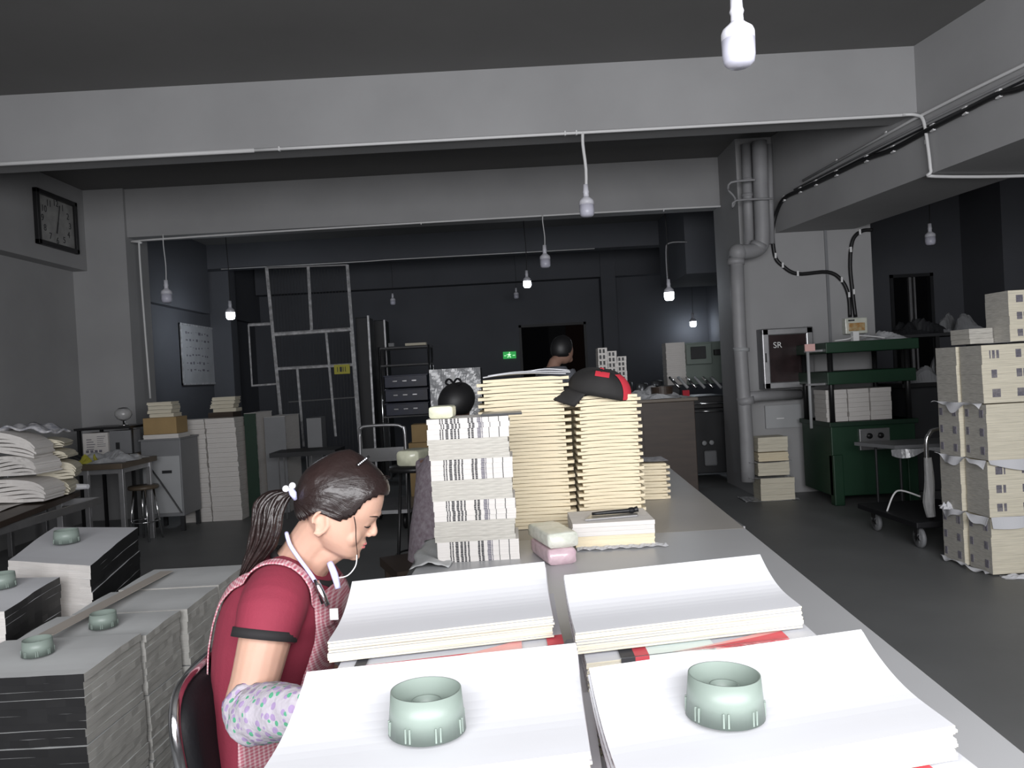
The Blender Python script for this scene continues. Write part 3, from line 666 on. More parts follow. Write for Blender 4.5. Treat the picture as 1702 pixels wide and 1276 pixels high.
sx_ = (at(1066, 800, 3.95).x+at(1112, 800, 3.95).x)/2
cream_stack(.70-.06, 4.02, TZ, .965, .28, .22, 12, 'the short cream stack by the table edge', 'books of the short cream stack')
solo(MB().grid(lambda u, v: ((u-.5)*.27, (v-.5)*.21, .004+.003*math.sin(u*6)), 8, 4), 'paper_sheet', 'newsprint', 'grey printed sheet on the short cream stack', 'sheet', (.64, 4.02, .972))
# loose grey-white sheets on the widest stack
for i, (dx, dy, rz, dz_, lab) in enumerate(((0, 0, .03, 0, 'wide white sheet covering the widest cream stack'), (.03, .02, -.05, .006, 'second loose white sheet on the widest cream stack'), (.10, .06, .12, .013, 'small folded white sheet at the right on the widest cream stack'))):
    ww = .36 if i < 2 else .2
    mb = MB(); mb.grid(lambda u, v: ((u-.5)*ww, (v-.5)*(.25 if i < 2 else .16), .012*math.sin(u*2.6+.2)+.003*math.sin(v*7+u*5)), 16, 6)
    o = solo(mb, 'paper_sheet', 'paper', lab, 'sheet', (.052+dx, 3.46+dy, 1.446+dz_), rz, fixn=False); s_ = o.modifiers.new('s', 'SOLIDIFY'); s_.thickness = .003
# white open pile with knife
def ream(w, d, h, n, seed, j=.003, gap=.97):
    R = random.Random(seed); mb = MB()
    for k in range(n):
        ox, oy = R.uniform(-j, j), R.uniform(-j, j); a = R.uniform(-.008, .008)
        mb.box(-w/2+ox, w/2+ox, -d/2+oy, d/2+oy, h*k/n, h*(k+gap)/n, 0, rot=(0, 0, a))
    return mb
wx = .355; wyy = 3.04
solo(ream(.30, .25, .045, 7, 3, .0015), 'paper_block', 'cream', 'cream paper block lying on the table under the white block', 'paper block', (wx+.005, wyy, TZ))
solo(ream(.312, .26, .05, 3, 4, .001), 'paper_block', 'wedge', 'thick white paper block under the dark cutting knife', 'paper block', (wx, wyy+.0, TZ+.046))
mb = MB(); mb.grid(lambda u, v: (-.15+u*.34, -.02+v*.05+.006*math.sin(u*17), .002+.006*abs(math.sin(u*23+v*3))), 30, 3)
o = solo(mb, 'torn_wrapping_paper', 'paper', 'torn strip of wrapping paper at the foot of the white block', 'paper scrap', (wx+.005, wyy-.155, TZ+.001), fixn=False); o.modifiers.new('s', 'SOLIDIFY').thickness = .001
t = thing('cutting_knife', 'dark flat cutting knife on the thick white paper block', 'knife', (wx+.0, wyy-.02, TZ+.0975), RAD(6))
MB().prism([(-.11, -.06), (.10, -.045), (.11, -.01), (-.07, .03)], 0, .006).build('blade', 'metal', t, bevel=.001)
MB().tube([(-.07, .0, .014), (.02, .0, .016), (.09, .005, .016), (.115, .006, .02)], [.006, .008, .009, .012], 10, sub=3).build('handle', 'blackm', t, True)
MB().ell((.09, .006, .016), (.018, .014, .012)).build('knob', 'plasticblack', t, True)

# ------------------------------------------------------------------ baseball cap on the second stack
p = at(985, 652, 3.34)
t = thing('baseball_cap', 'black baseball cap with red rear panel and button on the cream stack', 'cap', (.375, 3.37, 1.352), RAD(-8)); t.scale = (1.22, 1.2, 1.08)
t.rotation_euler = (RAD(8), RAD(12), RAD(-8))
mb = MB(); n = 28
rings = []
for j in range(9):
    ph = j/8*math.pi/2
    rings.append([(.115*math.cos(a)*math.cos(ph)**.8*(1), .092*math.sin(a)*math.cos(ph)**.8, .10*math.sin(ph)**.9+.004*math.sin(3*a)) for a in [2*math.pi*k/n for k in range(n)]])
mb.loft(rings, caps=False)
o = mb.build('crown', 'capblack', t, True); o.modifiers.new('s', 'SOLIDIFY').thickness = .003
mb = MB()
def brim(u, v):
    a = math.pi*(.62+.76*u); r1 = .095; r2 = .175; r = r1+(r2-r1)*v
    return (math.cos(a)*(r1*1.15+(r-r1)*1.05), math.sin(a)*r1*.98, .006-.035*v*(1+abs(math.sin(a))*.7))
mb.grid(brim, 18, 6); o = mb.build('brim', 'capblack', t, True, fixn=False); o.modifiers.new('s', 'SOLIDIFY').thickness = .004
mb = MB()
mb.grid(lambda u, v: ((.117*math.cos(RAD(-40+u*46)))*math.cos(v*1.1)**.8, .095*math.sin(RAD(-40+u*46))*math.cos(v*1.1)**.8, .101*math.sin(v*1.1)**.9 if v > 0 else 0), 10, 8)
mb.build('red_panel', 'capred', t, True, fixn=False)
mb = MB(); mb.grid(lambda u, v: (-.02+u*.05, -.093*math.cos(.85+v*.35)**.8-.001, .10*math.sin(.85+v*.35)**.9+.003), 4, 4); mb.build('emblem', 'capred', t, True, fixn=False)
MB().ell((0, 0, .101), (.008, .008, .005)).build('button', 'capred', t, True)
# ------------------------------------------------------------------ wrinkled plastic film at the table's left edge by the striped stack
mb = MB(); mb.grid(lambda u, v: (-.40+u*.14+.01*math.sin(v*9), 2.72+v*.45, TZ+.003+(.035*abs(math.sin(u*3+v*4)))*(u)*(1-u)*2+.006*math.sin(v*17+u*9)**2), 12, 16)
o = solo(mb, 'plastic_film', 'graytop', 'loose white wrapping sheet left of the striped stack', 'wrapping', None, fixn=False, smooth=True); o.modifiers.new('s', 'SOLIDIFY').thickness = .001


# ------------------------------------------------------------------ left foreground: floor piles of sheets
def pile_block(quad, z0, z1, n, seed, mats, frontm=1, rightm=1, topm=0, sag=.0, ragged=0):
    """a stack of sheets with a free four-sided footprint: FL, FR, BR, BL (origin = mean)"""
    R = random.Random(seed); c = Vector((sum(q[0] for q in quad)/4, sum(q[1] for q in quad)/4, 0))
    mb = MB(); h = (z1-z0)/n; S = 8
    P = [Vector((q[0], q[1], 0))-c for q in quad]
    for k in range(n):
        a = z0+h*k; b = a+h*.992; ox, oy = R.uniform(-.003, .003), R.uniform(-.003, .003)
        vs = []
        for j in range(S+1):
            v = j/S; L0 = P[0].lerp(P[3], v); R0 = P[1].lerp(P[2], v)
            for i in range(S+1):
                p = L0.lerp(R0, i/S); e = 0
                if i == S: e = R.uniform(-.0018, .0018)-ragged*R.random()*(1 if k < n*.7 else .3)
                fz = -sag*(math.cos(math.pi*v)*.5+.5)**2*(k/n)
                vs.append((p.x+ox+e, p.y+oy+(R.uniform(-.002, .002) if j == 0 else 0), fz, i, j))
        lo = [(x, y, a+f) for x, y, f, i, j in vs]; hi = [(x, y, b+f) for x, y, f, i, j in vs]
        o = len(mb.v); mb.v += lo+hi; T = (S+1)**2; q = lambda i, j: o+j*(S+1)+i
        for j in range(S):
            for i in range(S):
                mb.f.append((q(i, j)+T, q(i+1, j)+T, q(i+1, j+1)+T, q(i, j+1)+T)); mb.m.append(topm)
                mb.f.append((q(i, j), q(i, j+1), q(i+1, j+1), q(i+1, j))); mb.m.append(topm)
        for i in range(S):
            mb.f.append((q(i, 0), q(i+1, 0), q(i+1, 0)+T, q(i, 0)+T)); mb.m.append(frontm)
            mb.f.append((q(i+1, S), q(i, S), q(i, S)+T, q(i+1, S)+T)); mb.m.append(frontm)
            mb.f.append((q(S, i), q(S, i+1), q(S, i+1)+T, q(S, i)+T)); mb.m.append(rightm)
            mb.f.append((q(0, i+1), q(0, i), q(0, i)+T, q(0, i+1)+T)); mb.m.append(rightm)
    return mb, c
def floor_pile(name, zs, quad, mats, fm, rm, sag, desc, grp, seed, rag=0):
    for k in range(len(zs)-1):
        j = [(q[0]+rnd(-.006, .006), q[1]+rnd(-.006, .006)) for q in quad] if k < len(zs)-2 else quad
        mb, c = pile_block(j, zs[k], zs[k+1]-.004, 9, seed+k, mats, fm, rm, 0, sag if k == len(zs)-2 else 0, rag)
        i = len(zs)-2-k
        o = mb.build('sheet_bundle', mats, fixn=False); o.location = c
        tag(o, '%s, %s' % (desc, fromtop(i)), 'paper bundle', grp)
gm = ['graytop', 'graypaper', 'black']
for i, (xr_, y0, y1, w_, fm, nm) in enumerate(((-1.318, 2.275, 2.60, .46, 2, 'grey sheet bundle with black front in the nearest left floor pile'),
        (-1.30, 2.625, 2.87, .46, 1, 'grey sheet bundle in the second left floor pile, with a core'), (-1.272, 2.90, 3.17, .44, 1, 'grey sheet bundle in the third left floor pile'), (-1.262, 3.20, 3.50, .42, 1, 'grey sheet bundle in the farthest grey left floor pile'))):
    zt = (.65, .645, .65, .66)[i]
    floor_pile('sheet_bundle', [0, .2, .425, zt], [(xr_-w_, y0), (xr_, y0), (xr_+.012, y1), (xr_-w_+.012, y1)], gm, fm, 1, .012, nm, 'grey floor pile %s' % ('one', 'two', 'three', 'four')[i], 50+i*5)
bm_ = ['paper', 'wedge', 'black']
floor_pile('sheet_bundle', [0, .26, .53, .80], [(-2.19, 3.28), (-1.735, 3.09), (-1.90, 3.83), (-2.40, 3.97)], bm_, 1, 2, .02, 'white black-sided sheet bundle in the farther left pile with a core', 'black sided pile far', 80, .002)
floor_pile('sheet_bundle', [0, .25, .5, .75], [(-2.28, 2.70), (-1.80, 2.66), (-1.84, 3.06), (-2.32, 3.12)], bm_, 1, 2, .02, 'white black-sided sheet bundle in the pile at the left frame edge', 'black sided pile near', 90, .002)
qa, qb = atz(277, 950, .668), atz(75, 1056, .668); ql = (qb-qa).length
M['beige'] = mat('beige_card', (.40, .36, .32), .8)
t = solo(MB().box(-.028, .028, -ql/2, ql/2, 0, .003), 'board_strip', 'beige', 'narrow beige card strip lying across the grey floor piles', 'board', (qa+qb)/2, math.atan2(-(qb-qa).x, (qb-qa).y))
p = atz(63, 1085, .65); core_thing('sage green core on the nearest grey floor pile with black front', (p.x, p.y, .648), .93, 0)
p = atz(167, 1041, .65); core_thing('sage green core on the second grey floor pile', (p.x, p.y+.02, .645), .93, 0)
p = atz(111, 900, .8); core_thing('sage green core on the farther black-sided white pile', (p.x, p.y, .798), 1.1, 0)
p = atz(3, 975, .75); core_thing('sage green core cut by the left frame edge', (p.x, p.y, .75), 1.0, 0)

# ------------------------------------------------------------------ left background
table('side_table', 'dark wooden side table at the left wall carrying slumped cream bundles', [(-4.95, 4.3), (-3.02, 4.3), (-3.33, 5.86), (-4.95, 5.86)], .75, .04, 'brown', [(-4.85, 4.45), (-3.12, 4.45), (-3.42, 5.75), (-4.85, 5.75)], 'metal')
solo(MB().grid(lambda u, v: (-4.35+u*1.02-.16*v, 4.95+v*.85, .758+.004*math.sin(u*13)+.004*math.sin(v*9)), 10, 8), 'wrapping_sheet', 'wedge', 'pale wrapping sheet under the slumped cream bundles', 'wrapping').modifiers.new('s', 'SOLIDIFY').thickness = .003
def slump(w, d, h, bend, seed, n=6, dark=False):
    R = random.Random(seed); mb = MB(); NU = 14
    for k in range(n):
        z0 = h*k/n; z1 = h*(k+.93)/n; rings = []; ex = R.uniform(-.01, .01)
        for i in range(NU+1):
            u = i/NU; zz = bend*math.sin(u*math.pi)*(1)+.006*math.sin(u*7+k)
            sh = .01*math.sin(u*5+seed)+R.uniform(-.003, .003)
            x = -w/2+w*u+ex; tp = 1-.35*(abs(2*u-1)**5)
            rings.append([(x, -d/2+sh, z0*tp+zz), (x, d/2+sh, z0*tp+zz), (x, d/2+sh, z1*tp+zz), (x, -d/2+sh, z1*tp+zz)])
        mb.loft(rings)
    return mb
def slump_at(px, py, Y, w, d, h, bend, rz, m, label, seed, ry=0):
    p = at(px, py, Y)
    o = slump(w, d, h, bend, seed).build('page_bundle', m); tag(o, label, 'paper bundle', 'slumped bundles on the left side table')
    o.location = p; o.rotation_euler = (0, ry, rz); return o
b0 = .765
for (x, y, z, w, d, h, bend, rz, ry, m, lab) in (
    (-3.47, 5.35, b0, .50, .26, .15, .01, .05, .0, 'wedge', 'cream page bundle at the bottom left of the slumped heap'),
    (-3.46, 5.35, b0+.17, .46, .26, .13, .02, -.1, -.08, 'wedge', 'cream page bundle in the middle left of the slumped heap'),
    (-3.50, 5.33, b0+.325, .44, .26, .13, .03, .1, .14, 'wedge', 'cream page bundle at the top left of the slumped heap'),
    (-3.38, 5.64, b0, .24, .28, .11, .01, .3, 0, 'edge', 'cream page bundle at the bottom right of the slumped heap'),
    (-3.35, 5.64, b0+.125, .24, .26, .12, .0, .35, .10, 'edge', 'cream page bundle second up on the right of the slumped heap'),
    (-3.38, 5.64, b0+.27, .24, .26, .06, .0, .25, .05, 'edge', 'cream page bundle third up on the right of the slumped heap'),
    (-3.40, 5.64, b0+.345, .22, .26, .055, .01, .3, .02, 'edge', 'cream page bundle at the top right of the slumped heap')):
    o = slump(w, d, h, bend, int(z*1000)).build('page_bundle', m); tag(o, lab, 'paper bundle', 'slumped bundles on the left side table'); o.location = (x, y, z); o.rotation_euler = (0, ry, rz)
o = solo(MB().grid(lambda u, v: ((u-.5)*.5, (v-.5)*.26, .05*math.sin(u*3.1)+.012*math.sin(u*19)+.01*math.sin(v*11+u*7)), 24, 8), 'newsprint_sheet', 'newsprint', 'dark patterned newsprint sheet on top of the slumped heap', 'sheet', (-3.42, 5.40, 1.235), -.05, smooth=True, fixn=False); o.modifiers.new('s', 'SOLIDIFY').thickness = .012
o = solo(MB().tube([(-.1, 0, 0), (0, .02, .01), (.12, 0, .012)], [.03, .025, .018], 10, sub=3), 'paper_roll', 'paper', 'rolled white paper end at the right edge of the side table', 'paper', (-3.31, 5.72, .785))
# cluttered table behind
table('clutter_table', 'dark table heaped with plastic film left of the grey cabinet', [(-4.9, 7.15), (-3.66, 7.15), (-3.66, 7.86), (-4.9, 7.86)], .83, .05, 'wood', [(-4.8, 7.25), (-4.05, 7.25), (-3.72, 7.25), (-3.72, 7.8), (-4.8, 7.8)], 'metal')
def crumple(w, d, h, seed, nu=26, nv=16):
    R = random.Random(seed); off = [R.uniform(0, 6) for _ in range(8)]
    def f(u, v):
        e = (math.sin(math.pi*u)*math.sin(math.pi*v))**.5
        z = h*e*(.45+.3*math.sin(u*11+off[0]+3*math.sin(v*5+off[1]))+.25*math.sin(v*14+off[2]+2*math.sin(u*9)))+R.uniform(0, .12*h)*e
        return ((u-.5)*w*(1+.08*math.sin(v*9+off[3])), (v-.5)*d*(1+.1*math.sin(u*8+off[4])), max(z, 0)+.002)
    return MB().grid(f, nu, nv)
def crump(name, m, label, cat, loc, w, d, h, seed, rz=0, grp=None):
    o = solo(crumple(w, d, h, seed), name, m, label, cat, loc, rz, grp, fixn=False); o.modifiers.new('s', 'SOLIDIFY').thickness = .002; return o
crump('plastic_film', 'plastic', 'crumpled grey plastic film on the cluttered left table', 'plastic film', (-3.95, 7.5, .832), .55, .5, .11, 3)
crump('plastic_wrap', 'yellow', 'crumpled yellow-green wrapper on the cluttered left table', 'wrapper', (-4.08, 7.36, .834), .20, .22, .09, 5)
crump('cloth_heap', 'dark', 'dark cloth heap at the left of the cluttered table', 'cloth', (-4.5, 7.5, .832), .5, .45, .12, 8)
# shelf with box behind
t = thing('printed_box', 'white printed carton under the dark shelf board on the left', 'box', (-4.26, 8.05, .86))
MB().box(-.19, .07, -.12, .12, 0, .23).build('carton', 'wedge', t, bevel=.004)
mb = MB()
for k in range(5): mb.box(-.15, -.15+rnd(.05, .1), -.122, -.12, .16-k*.025, .168-k*.025)
for k in range(6): mb.box(-.04, -.04+rnd(.05, .09), -.122, -.12, .19-k*.02, .195-k*.02)
for k in range(4): mb.box(-.16+k*.045, -.13+k*.045, -.122, -.12, .03, .055)
mb.build('printing', 'mark_g', t)
t = thing('shelf_unit', 'low dark shelf unit behind the cluttered table', 'shelf', (-4.15, 8.2, 0))
MB().box(-.38, .20, -.25, .25, .80, .855).build('lower_board', 'wood', t)
MB().box(-.38, .20, -.28, .25, 1.12, 1.145).build('top_board', 'blackm', t)
for x in (-.36, .18):
    for y in (-.22, .22): MB().box(x-.015, x+.015, y-.015, y+.015, 0, 1.12).build('leg', 'blackm', t)
solo(MB().box(-.11, .11, -.10, .10, 0, .24).box(-.05, -.01, -.104, -.1, .05, .12, 1), 'carton', ['grey', 'dark'], 'brownish grey carton beside the white printed carton', 'box', (-4.07, 8.05, .86))
t = thing('glass_lamp', 'small clear globe lamp with bright stem on the left shelf', 'lamp', (-4.10, 8.1, 1.146))
MB().lathe([(0, 0), (.05, 0), (.05, .008), (.012, .014), (.010, .10), (0, .10)], n=20).build('stem', 'chrome', t, True)
MB().lathe([(.02, .05), (.06, .07), (.085, .11), (.08, .15), (.05, .18), (.045, .18), (.075, .15), (.08, .11), (.055, .073), (.02, .055)], n=28).build('globe', 'plastic_c', t, True)
MB().lathe([(0, .17), (.05, .17), (.045, .185), (0, .19)], n=20).build('cap', 'blackm', t, True)
# grey cabinet
t = thing('grey_cabinet', 'grey metal cabinet left of the double white paper stack', 'cabinet', (-3.72, 8.3, 0))
MB().box(-.22, .20, -.2, .25, .16, .97).build('body', 'grey', t, bevel=.006)
MB().box(-.205, .185, -.212, -.2, .20, .80).build('door', 'lightgrey', t, bevel=.003)
MB().box(.0, .10, -.222, -.212, .62, .65).build('handle', 'dark', t)
MB().box(-.23, .21, -.22, .26, .97, .985).build('top_plate', 'grey', t)
for x in (-.19, .17):
    for y in (-.17, .22): MB().box(x-.02, x+.02, y-.02, y+.02, 0, .16).build('leg', 'dark', t)
MB().tube([(.19, -.24, .2), (-.02, -.24, .55), (-.2, -.24, .82)], .008, 8, sub=3).build('cord', 'cable', t)
solo(ream(.37, .28, .045, 3, 2), 'paper_ream', 'wedge', 'white paper ream under the brown cardboard block', 'paper ream', (-3.72, 8.24, .986))
t = solo(MB().box(-.18, .17, -.14, .14, 0, .175), 'cardboard_box', 'card', 'plain brown cardboard box on the grey cabinet', 'box', (-3.72, 8.24, 1.033), bevel=.004)
for k in range(4):
    solo(ream(.255, .2, .038, 3, 20+k, .006), 'cream_book_block', 'edge', 'cream book block on the brown cardboard box, %s' % fromtop(3-k), 'book', (-3.73+rnd(-.008, .008), 8.24, 1.21+k*.041), rnd(-.04, .04), 'cream blocks on the cardboard box')
solo(MB().box(-.2, .3, -.18, .18, 0, 1.12), 'dark_cabinet', 'dark', 'dark cabinet behind the double white paper stack', 'cabinet', (-3.38, 9.25, 0), bevel=.005)
t = solo(MB().box(-.17, .12, -.14, .14, 0, .08), 'carton', 'brown', 'flat brown carton beneath the right cream blocks', 'box', (-3.42, 9.2, 1.122))
for k in range(4):
    solo(ream(.27, .2, .042, 3, 30+k, .006), 'cream_book_block', 'edge', 'cream book block right of the cardboard box, %s' % fromtop(3-k), 'book', (-3.42+rnd(-.02, .02), 9.2, 1.204+k*.045), rnd(-.06, .06), 'cream blocks on the dark cabinet')
# stool
def stool(label, loc, h, r, seat='wood', leg='chrome'):
    t = thing('stool', label, 'stool', loc)
    MB().lathe([(0, h-.035), (r, h-.035), (r+.006, h-.02), (r, h), (0, h)], n=28).build('seat', seat, t, True)
    for k in range(4):
        a = k*math.pi/2+.6
        MB().tube([(r*.65*math.cos(a), r*.65*math.sin(a), h-.035), (r*1.1*math.cos(a), r*1.1*math.sin(a), 0)], .011, 8).build('leg', leg, t, True)
    MB().tube([(r*.95*math.cos(2*math.pi*k/20), r*.95*math.sin(2*math.pi*k/20), h*.35) for k in range(21)], .007, 8).build('foot_ring', leg, t, True)
    return t
p = atz(232, 885, 0); stool('dark stool with chrome legs in front of the grey cabinet', (-3.75, 7.72, 0), .55, .14)
# double white paper stack
x0, xm, x1 = -3.80, -3.46, -3.12; proto_w = {}
for cidx, (xa, xb) in enumerate(((x0, xm-.004), (xm+.004, x1))):
    N_ = 21
    for k in range(N_):
        H1 = 1.15/N_; key = k % 3
        if key not in proto_w:
            o = ream(xb-xa-.008, .30, H1*.97, 3, 60+key, .0025).build('paper_ream', 'wedge'); proto_w[key] = o
        else: o = proto_w[key].copy(); COL.objects.link(o)
        o.location = ((xa+xb)/2+rnd(-.004, .004)+.03*(1-k/N_)*(1), 8.76+rnd(-.004, .004), k*H1); o.rotation_euler = (0, 0, rnd(-.012, .012))
        tag(o, 'white paper ream, %s in %s column of the double stack' % (fromtop(N_-1-k), ('left', 'right')[cidx]), 'paper ream', 'reams of the double white stack, %s column' % ('left', 'right')[cidx])
for i, (xa, xb, ya, yb, h, m, lab) in enumerate(((-3.06, -2.93, 8.75, 9.35, 1.18, ('greend', 'wedge'), 'tall paper stack under a dark green sheet beside the double white stack'), (-2.90, -2.66, 8.95, 9.55, 1.12, ('grey', 'wedge'), 'tall paper stack under a grey sheet, right of the dark green one'))):
    t = thing('covered_paper_stack', lab, 'paper stack', ((xa+xb)/2, (ya+yb)/2, 0)); w2 = (xb-xa)/2; d2_ = (yb-ya)/2
    MB().box(-w2+.004, w2-.004, -d2_+.004, d2_-.004, 0, h-.006).build('paper_core', m[1], t)
    mb = MB(); mb.box(-w2-.002, w2+.002, -d2_-.004, -d2_+.002, 0, h, 0); mb.box(-w2-.002, w2+.002, -d2_, d2_, h-.005, h+.003, 1); mb.build('cover_sheet', list(m), t)
    mb = MB(); mb.grid(lambda u, v: (w2+.004+.006*math.sin(v*40)+.004*math.sin(v*95), -d2_-.006+u*.03, v*h), 2, 60); mb.build('ragged_edge', 'wedge', t, fixn=False)
solo(MB().box(-.08, .1, -.2, .2, 0, 1.05), 'upright_board', 'grey', 'grey upright board leaning beyond the covered paper stacks', 'board', (-2.55, 9.3+.6, 0), .1)
# metal cage / partition
t = thing('cage_partition', 'tall galvanised metal frame partition at the left back', 'partition', (-2.9, 10.5, 0))
def bar(a, b, Y=10.5, r=.022, m='whitebar', nm='bar'):
    P_, Q_ = at(*a, Y), at(*b, Y); MB().tube([P_, Q_], r, 6).build(nm, m, t, world=True)
def foot(a, b, Y=10.5, r=.024):   # post running on down to the floor
    P_, Q_ = at(*a, Y), at(*b, Y); D = Q_-P_; Q2 = P_+D*(P_.z/(P_.z-Q_.z)); MB().tube([P_, Q2], r, 6).build('post', 'whitebar', t, world=True)
foot((443, 445), (462, 640)); foot((577, 440), (600, 745)); bar((512, 443), (518, 550)); bar((453, 556), (586, 547), r=.028); bar((460, 613), (586, 606)); bar((542, 552), (558, 725), r=.018)
bar((494, 612), (505, 742), r=.018); bar((583, 552), (597, 735), r=.016); bar((413, 540), (452, 538)); bar((413, 540), (419, 640), r=.012); bar((418, 641), (459, 638), r=.014)
bar((443, 445), (577, 440), r=.016, m='metal'); bar((480, 668), (590, 660), r=.010, m='metal')
mb = MB()
for k in range(24):
    a = at(455+k*5.4, 560, 10.52); b = at(463+k*5.4, 745, 10.52); mb.tube([a, b], .0035, 4)
mb.build('mesh_panel', 'dark', t, world=True)
mb = MB()
for k in range(24):
    a = at(449+k*5.3, 447, 10.52); b = at(455+k*5.4, 553, 10.52); mb.tube([a, b], .0035, 4)
mb.build('mesh_panel', 'dark', t, world=True)
a = at(556, 622, 10.46); b = at(581, 605, 10.46)
mb = MB(); mb.box(a.x, b.x, 10.455, 10.465, a.z, b.z); o = mb.build('yellow_tag', 'yellow', t, world=True)
for k, (u0, u1) in enumerate(((.2, .24), (.36, .5), (.56, .6), (.7, .74))): MB().box(a.x+(b.x-a.x)*u0, a.x+(b.x-a.x)*u1, 10.45, 10.455, a.z+.03, b.z-.03).build('tag_mark', 'mark', t, world=True)
# tall dark lockers with bright edge
a = at(590, 528, 10.9); b = at(612, 528, 10.9)
t = thing('tall_locker', 'tall dark locker with bright riveted edge behind the cage', 'locker', ((a.x+b.x)/2, 11.1, 0)); hw = (b.x-a.x)/2
MB().box(-hw, hw, -.2, .2, 0, a.z).build('body', 'dark', t, bevel=.01)
MB().box(hw-.012, hw+.014, -.225, -.19, .25, a.z+.02).build('edge_strip', 'whitebar', t)
a = at(615, 532, 11.6); b = at(634, 535, 11.6)
t = thing('tall_locker', 'second tall dark locker just left of the chrome rack', 'locker', ((a.x+b.x)/2+.03, 11.9, 0)); hw = (b.x-a.x)/2
MB().box(-hw, hw, -.2, .2, 0, a.z).build('body', 'dark', t, bevel=.01)
MB().box(hw-.012, hw+.012, -.225, -.19, 1.3, a.z).build('edge_strip', 'metal', t)
# chrome rack with blue crates
a = at(630, 577, 11); b = at(712, 577, 11); zt = a.z; W = b.x-a.x
t = thing('chrome_rack', 'chrome shelf rack holding blue crates at the left back', 'rack', (a.x, 11, 0))
for x in (0, W):
    for y in (0, .45): MB().tube([(x, y, 0), (x, y, zt)], .018, 8).build('post', 'chrome', t, True)
for z in (zt-.02, zt-.27, .95, .4):
    mb = MB(); mb.tube([(0, 0, z), (W, 0, z)], .014, 8); mb.tube([(0, .45, z), (W, .45, z)], .014, 8); mb.tube([(0, 0, z), (0, .45, z)], .014, 8); mb.tube([(W, 0, z), (W, .45, z)], .014, 8); mb.box(0, W, 0, .45, z-.006, z+.004)
    mb.build('shelf', 'metal', t)
def crate(label, loc, w, d, h):
    t = thing('plastic_crate', label, 'crate', loc, 0, 'blue crates on the rack')
    mb = MB(); mb.box(0, w, 0, d, 0, .02); mb.box(0, w, 0, .015, 0, h); mb.box(0, w, d-.015, d, 0, h); mb.box(0, .015, 0, d, 0, h); mb.box(w-.015, w, 0, d, 0, h)
    mb.box(-.008, w+.008, -.01, d+.01, h-.02, h); mb.build('crate_body', 'blue', t, bevel=.004)
    mb = MB()
    for k in range(3): mb.box(w*(.2+k*.22), w*(.3+k*.22), -.012, -.008, h*.5, h*.58)
    mb.build('grip_highlight', 'chrome', t); return t
for k in range(3): crate('dark blue plastic crate on the chrome rack, %s' % ('lowest', 'middle', 'uppermost')[k], (a.x+.04, 11.02, (.955, 1.155, 1.355)[k]), W-.08, .4, .19)
solo(MB().box(0, .30, 0, .2, 0, .035), 'foam_board', 'edge', 'cream flat board lying on top of the chrome rack', 'board', (a.x+.36, 11.1, zt+.005), .03)
solo(MB().box(0, .08, 0, .1, 0, .05), 'small_box', 'grey', 'small grey box on top of the chrome rack', 'box', (a.x+.12, 11.1, zt+.005))
# cardboard boxes under/right of rack
for (px_, py_, Y, w, h, lab) in ((680, 760, 8.6, .26, .44, 'brown cardboard box behind the seated person, lower'), (684, 720, 8.6, .2, .18, 'brown cardboard box behind the seated person, upper')):
    a = at(px_, py_, Y); z0 = 0 if h > .3 else .76
    solo(MB().box(0, w, 0, .25, 0, .755 if h > .3 else .20), 'cardboard_box', 'card', lab, 'box', (a.x, Y, z0), bevel=.003)
# hand cart with U handle
t = thing('hand_cart', 'platform hand cart with tubular handle and bright steel panel, beyond the woman', 'cart', (-1.3, 8.0, 0))
HP = [at(602, 830, 7.5), at(598, 725, 7.5), at(600, 712, 7.5), at(610, 708, 7.5), at(655, 706, 7.5), at(668, 710, 7.5), at(673, 722, 7.5), at(678, 828, 7.5)]
HP[0].z = .2; HP[-1].z = .2
MB().tube(HP, .016, 10, sub=3).build('handle', 'metal', t, True, world=True)
a = at(603, 768, 7.52); b = at(671, 742, 7.52); MB().box(a.x, b.x, 7.51, 7.53, a.z, b.z).build('steel_panel', 'chrome', t, world=True)
MB().box(-1.55, -1.05, 7.48, 8.3, .17, .205).build('platform', 'metal', t, world=True)
for x in (-1.48, -1.12):
    for y in (7.6, 8.2): MB().lathe([(0, -.02), (.07, -.02), (.08, -.012), (.08, .012), (.07, .02), (0, .02)], n=20).build('wheel', 'blackm', t, True).matrix_basis = Matrix.Translation((x+1.3, y-8.0, .08)) @ Matrix.Rotation(math.pi/2, 4, 'Y')
# low bench frames behind the woman's head
t = thing('work_bench', 'low dark bench with thin pale legs behind the woman\'s head', 'bench', (-2.3, 8.6, 0))
a = at(452, 752, 8.6); b = at(560, 745, 8.6)
MB().box(a.x, b.x, 8.5, 9.0, a.z-.05, a.z).build('bench_top', 'dark', t, world=True)
for px_ in (464, 473, 511, 519): q = at(px_, 780, 8.52); MB().tube([(q.x, 8.52, 0), (q.x, 8.52, a.z-.05)], .008, 6).build('leg', 'metal', t, world=True)
# wrapped grey panel
a = at(718, 700, 9.0); b = at(798, 610, 9.0)
t = thing('wrapped_board', 'large grey board wrapped in shiny film behind the seated person', 'board', ((a.x+b.x)/2, 9.0, 0)); hw = (b.x-a.x)/2
mb = MB(); mb.box(-hw, hw, .02, .5, 0, b.z); mb.build('board', 'dark', t, bevel=.01)
mb = MB(); mb.grid(lambda u, v: (-hw+2*hw*u, -.002-.012*abs(math.sin(u*9+5*v))*abs(math.sin(v*8+3*u)), .7+(b.z-.7)*v), 24, 24); mb.build('film', 'plastic', t, fixn=False)
MB().box(-.04, -.005, -.02, -.012, b.z-.13, b.z-.04).build('label', 'tape', t)

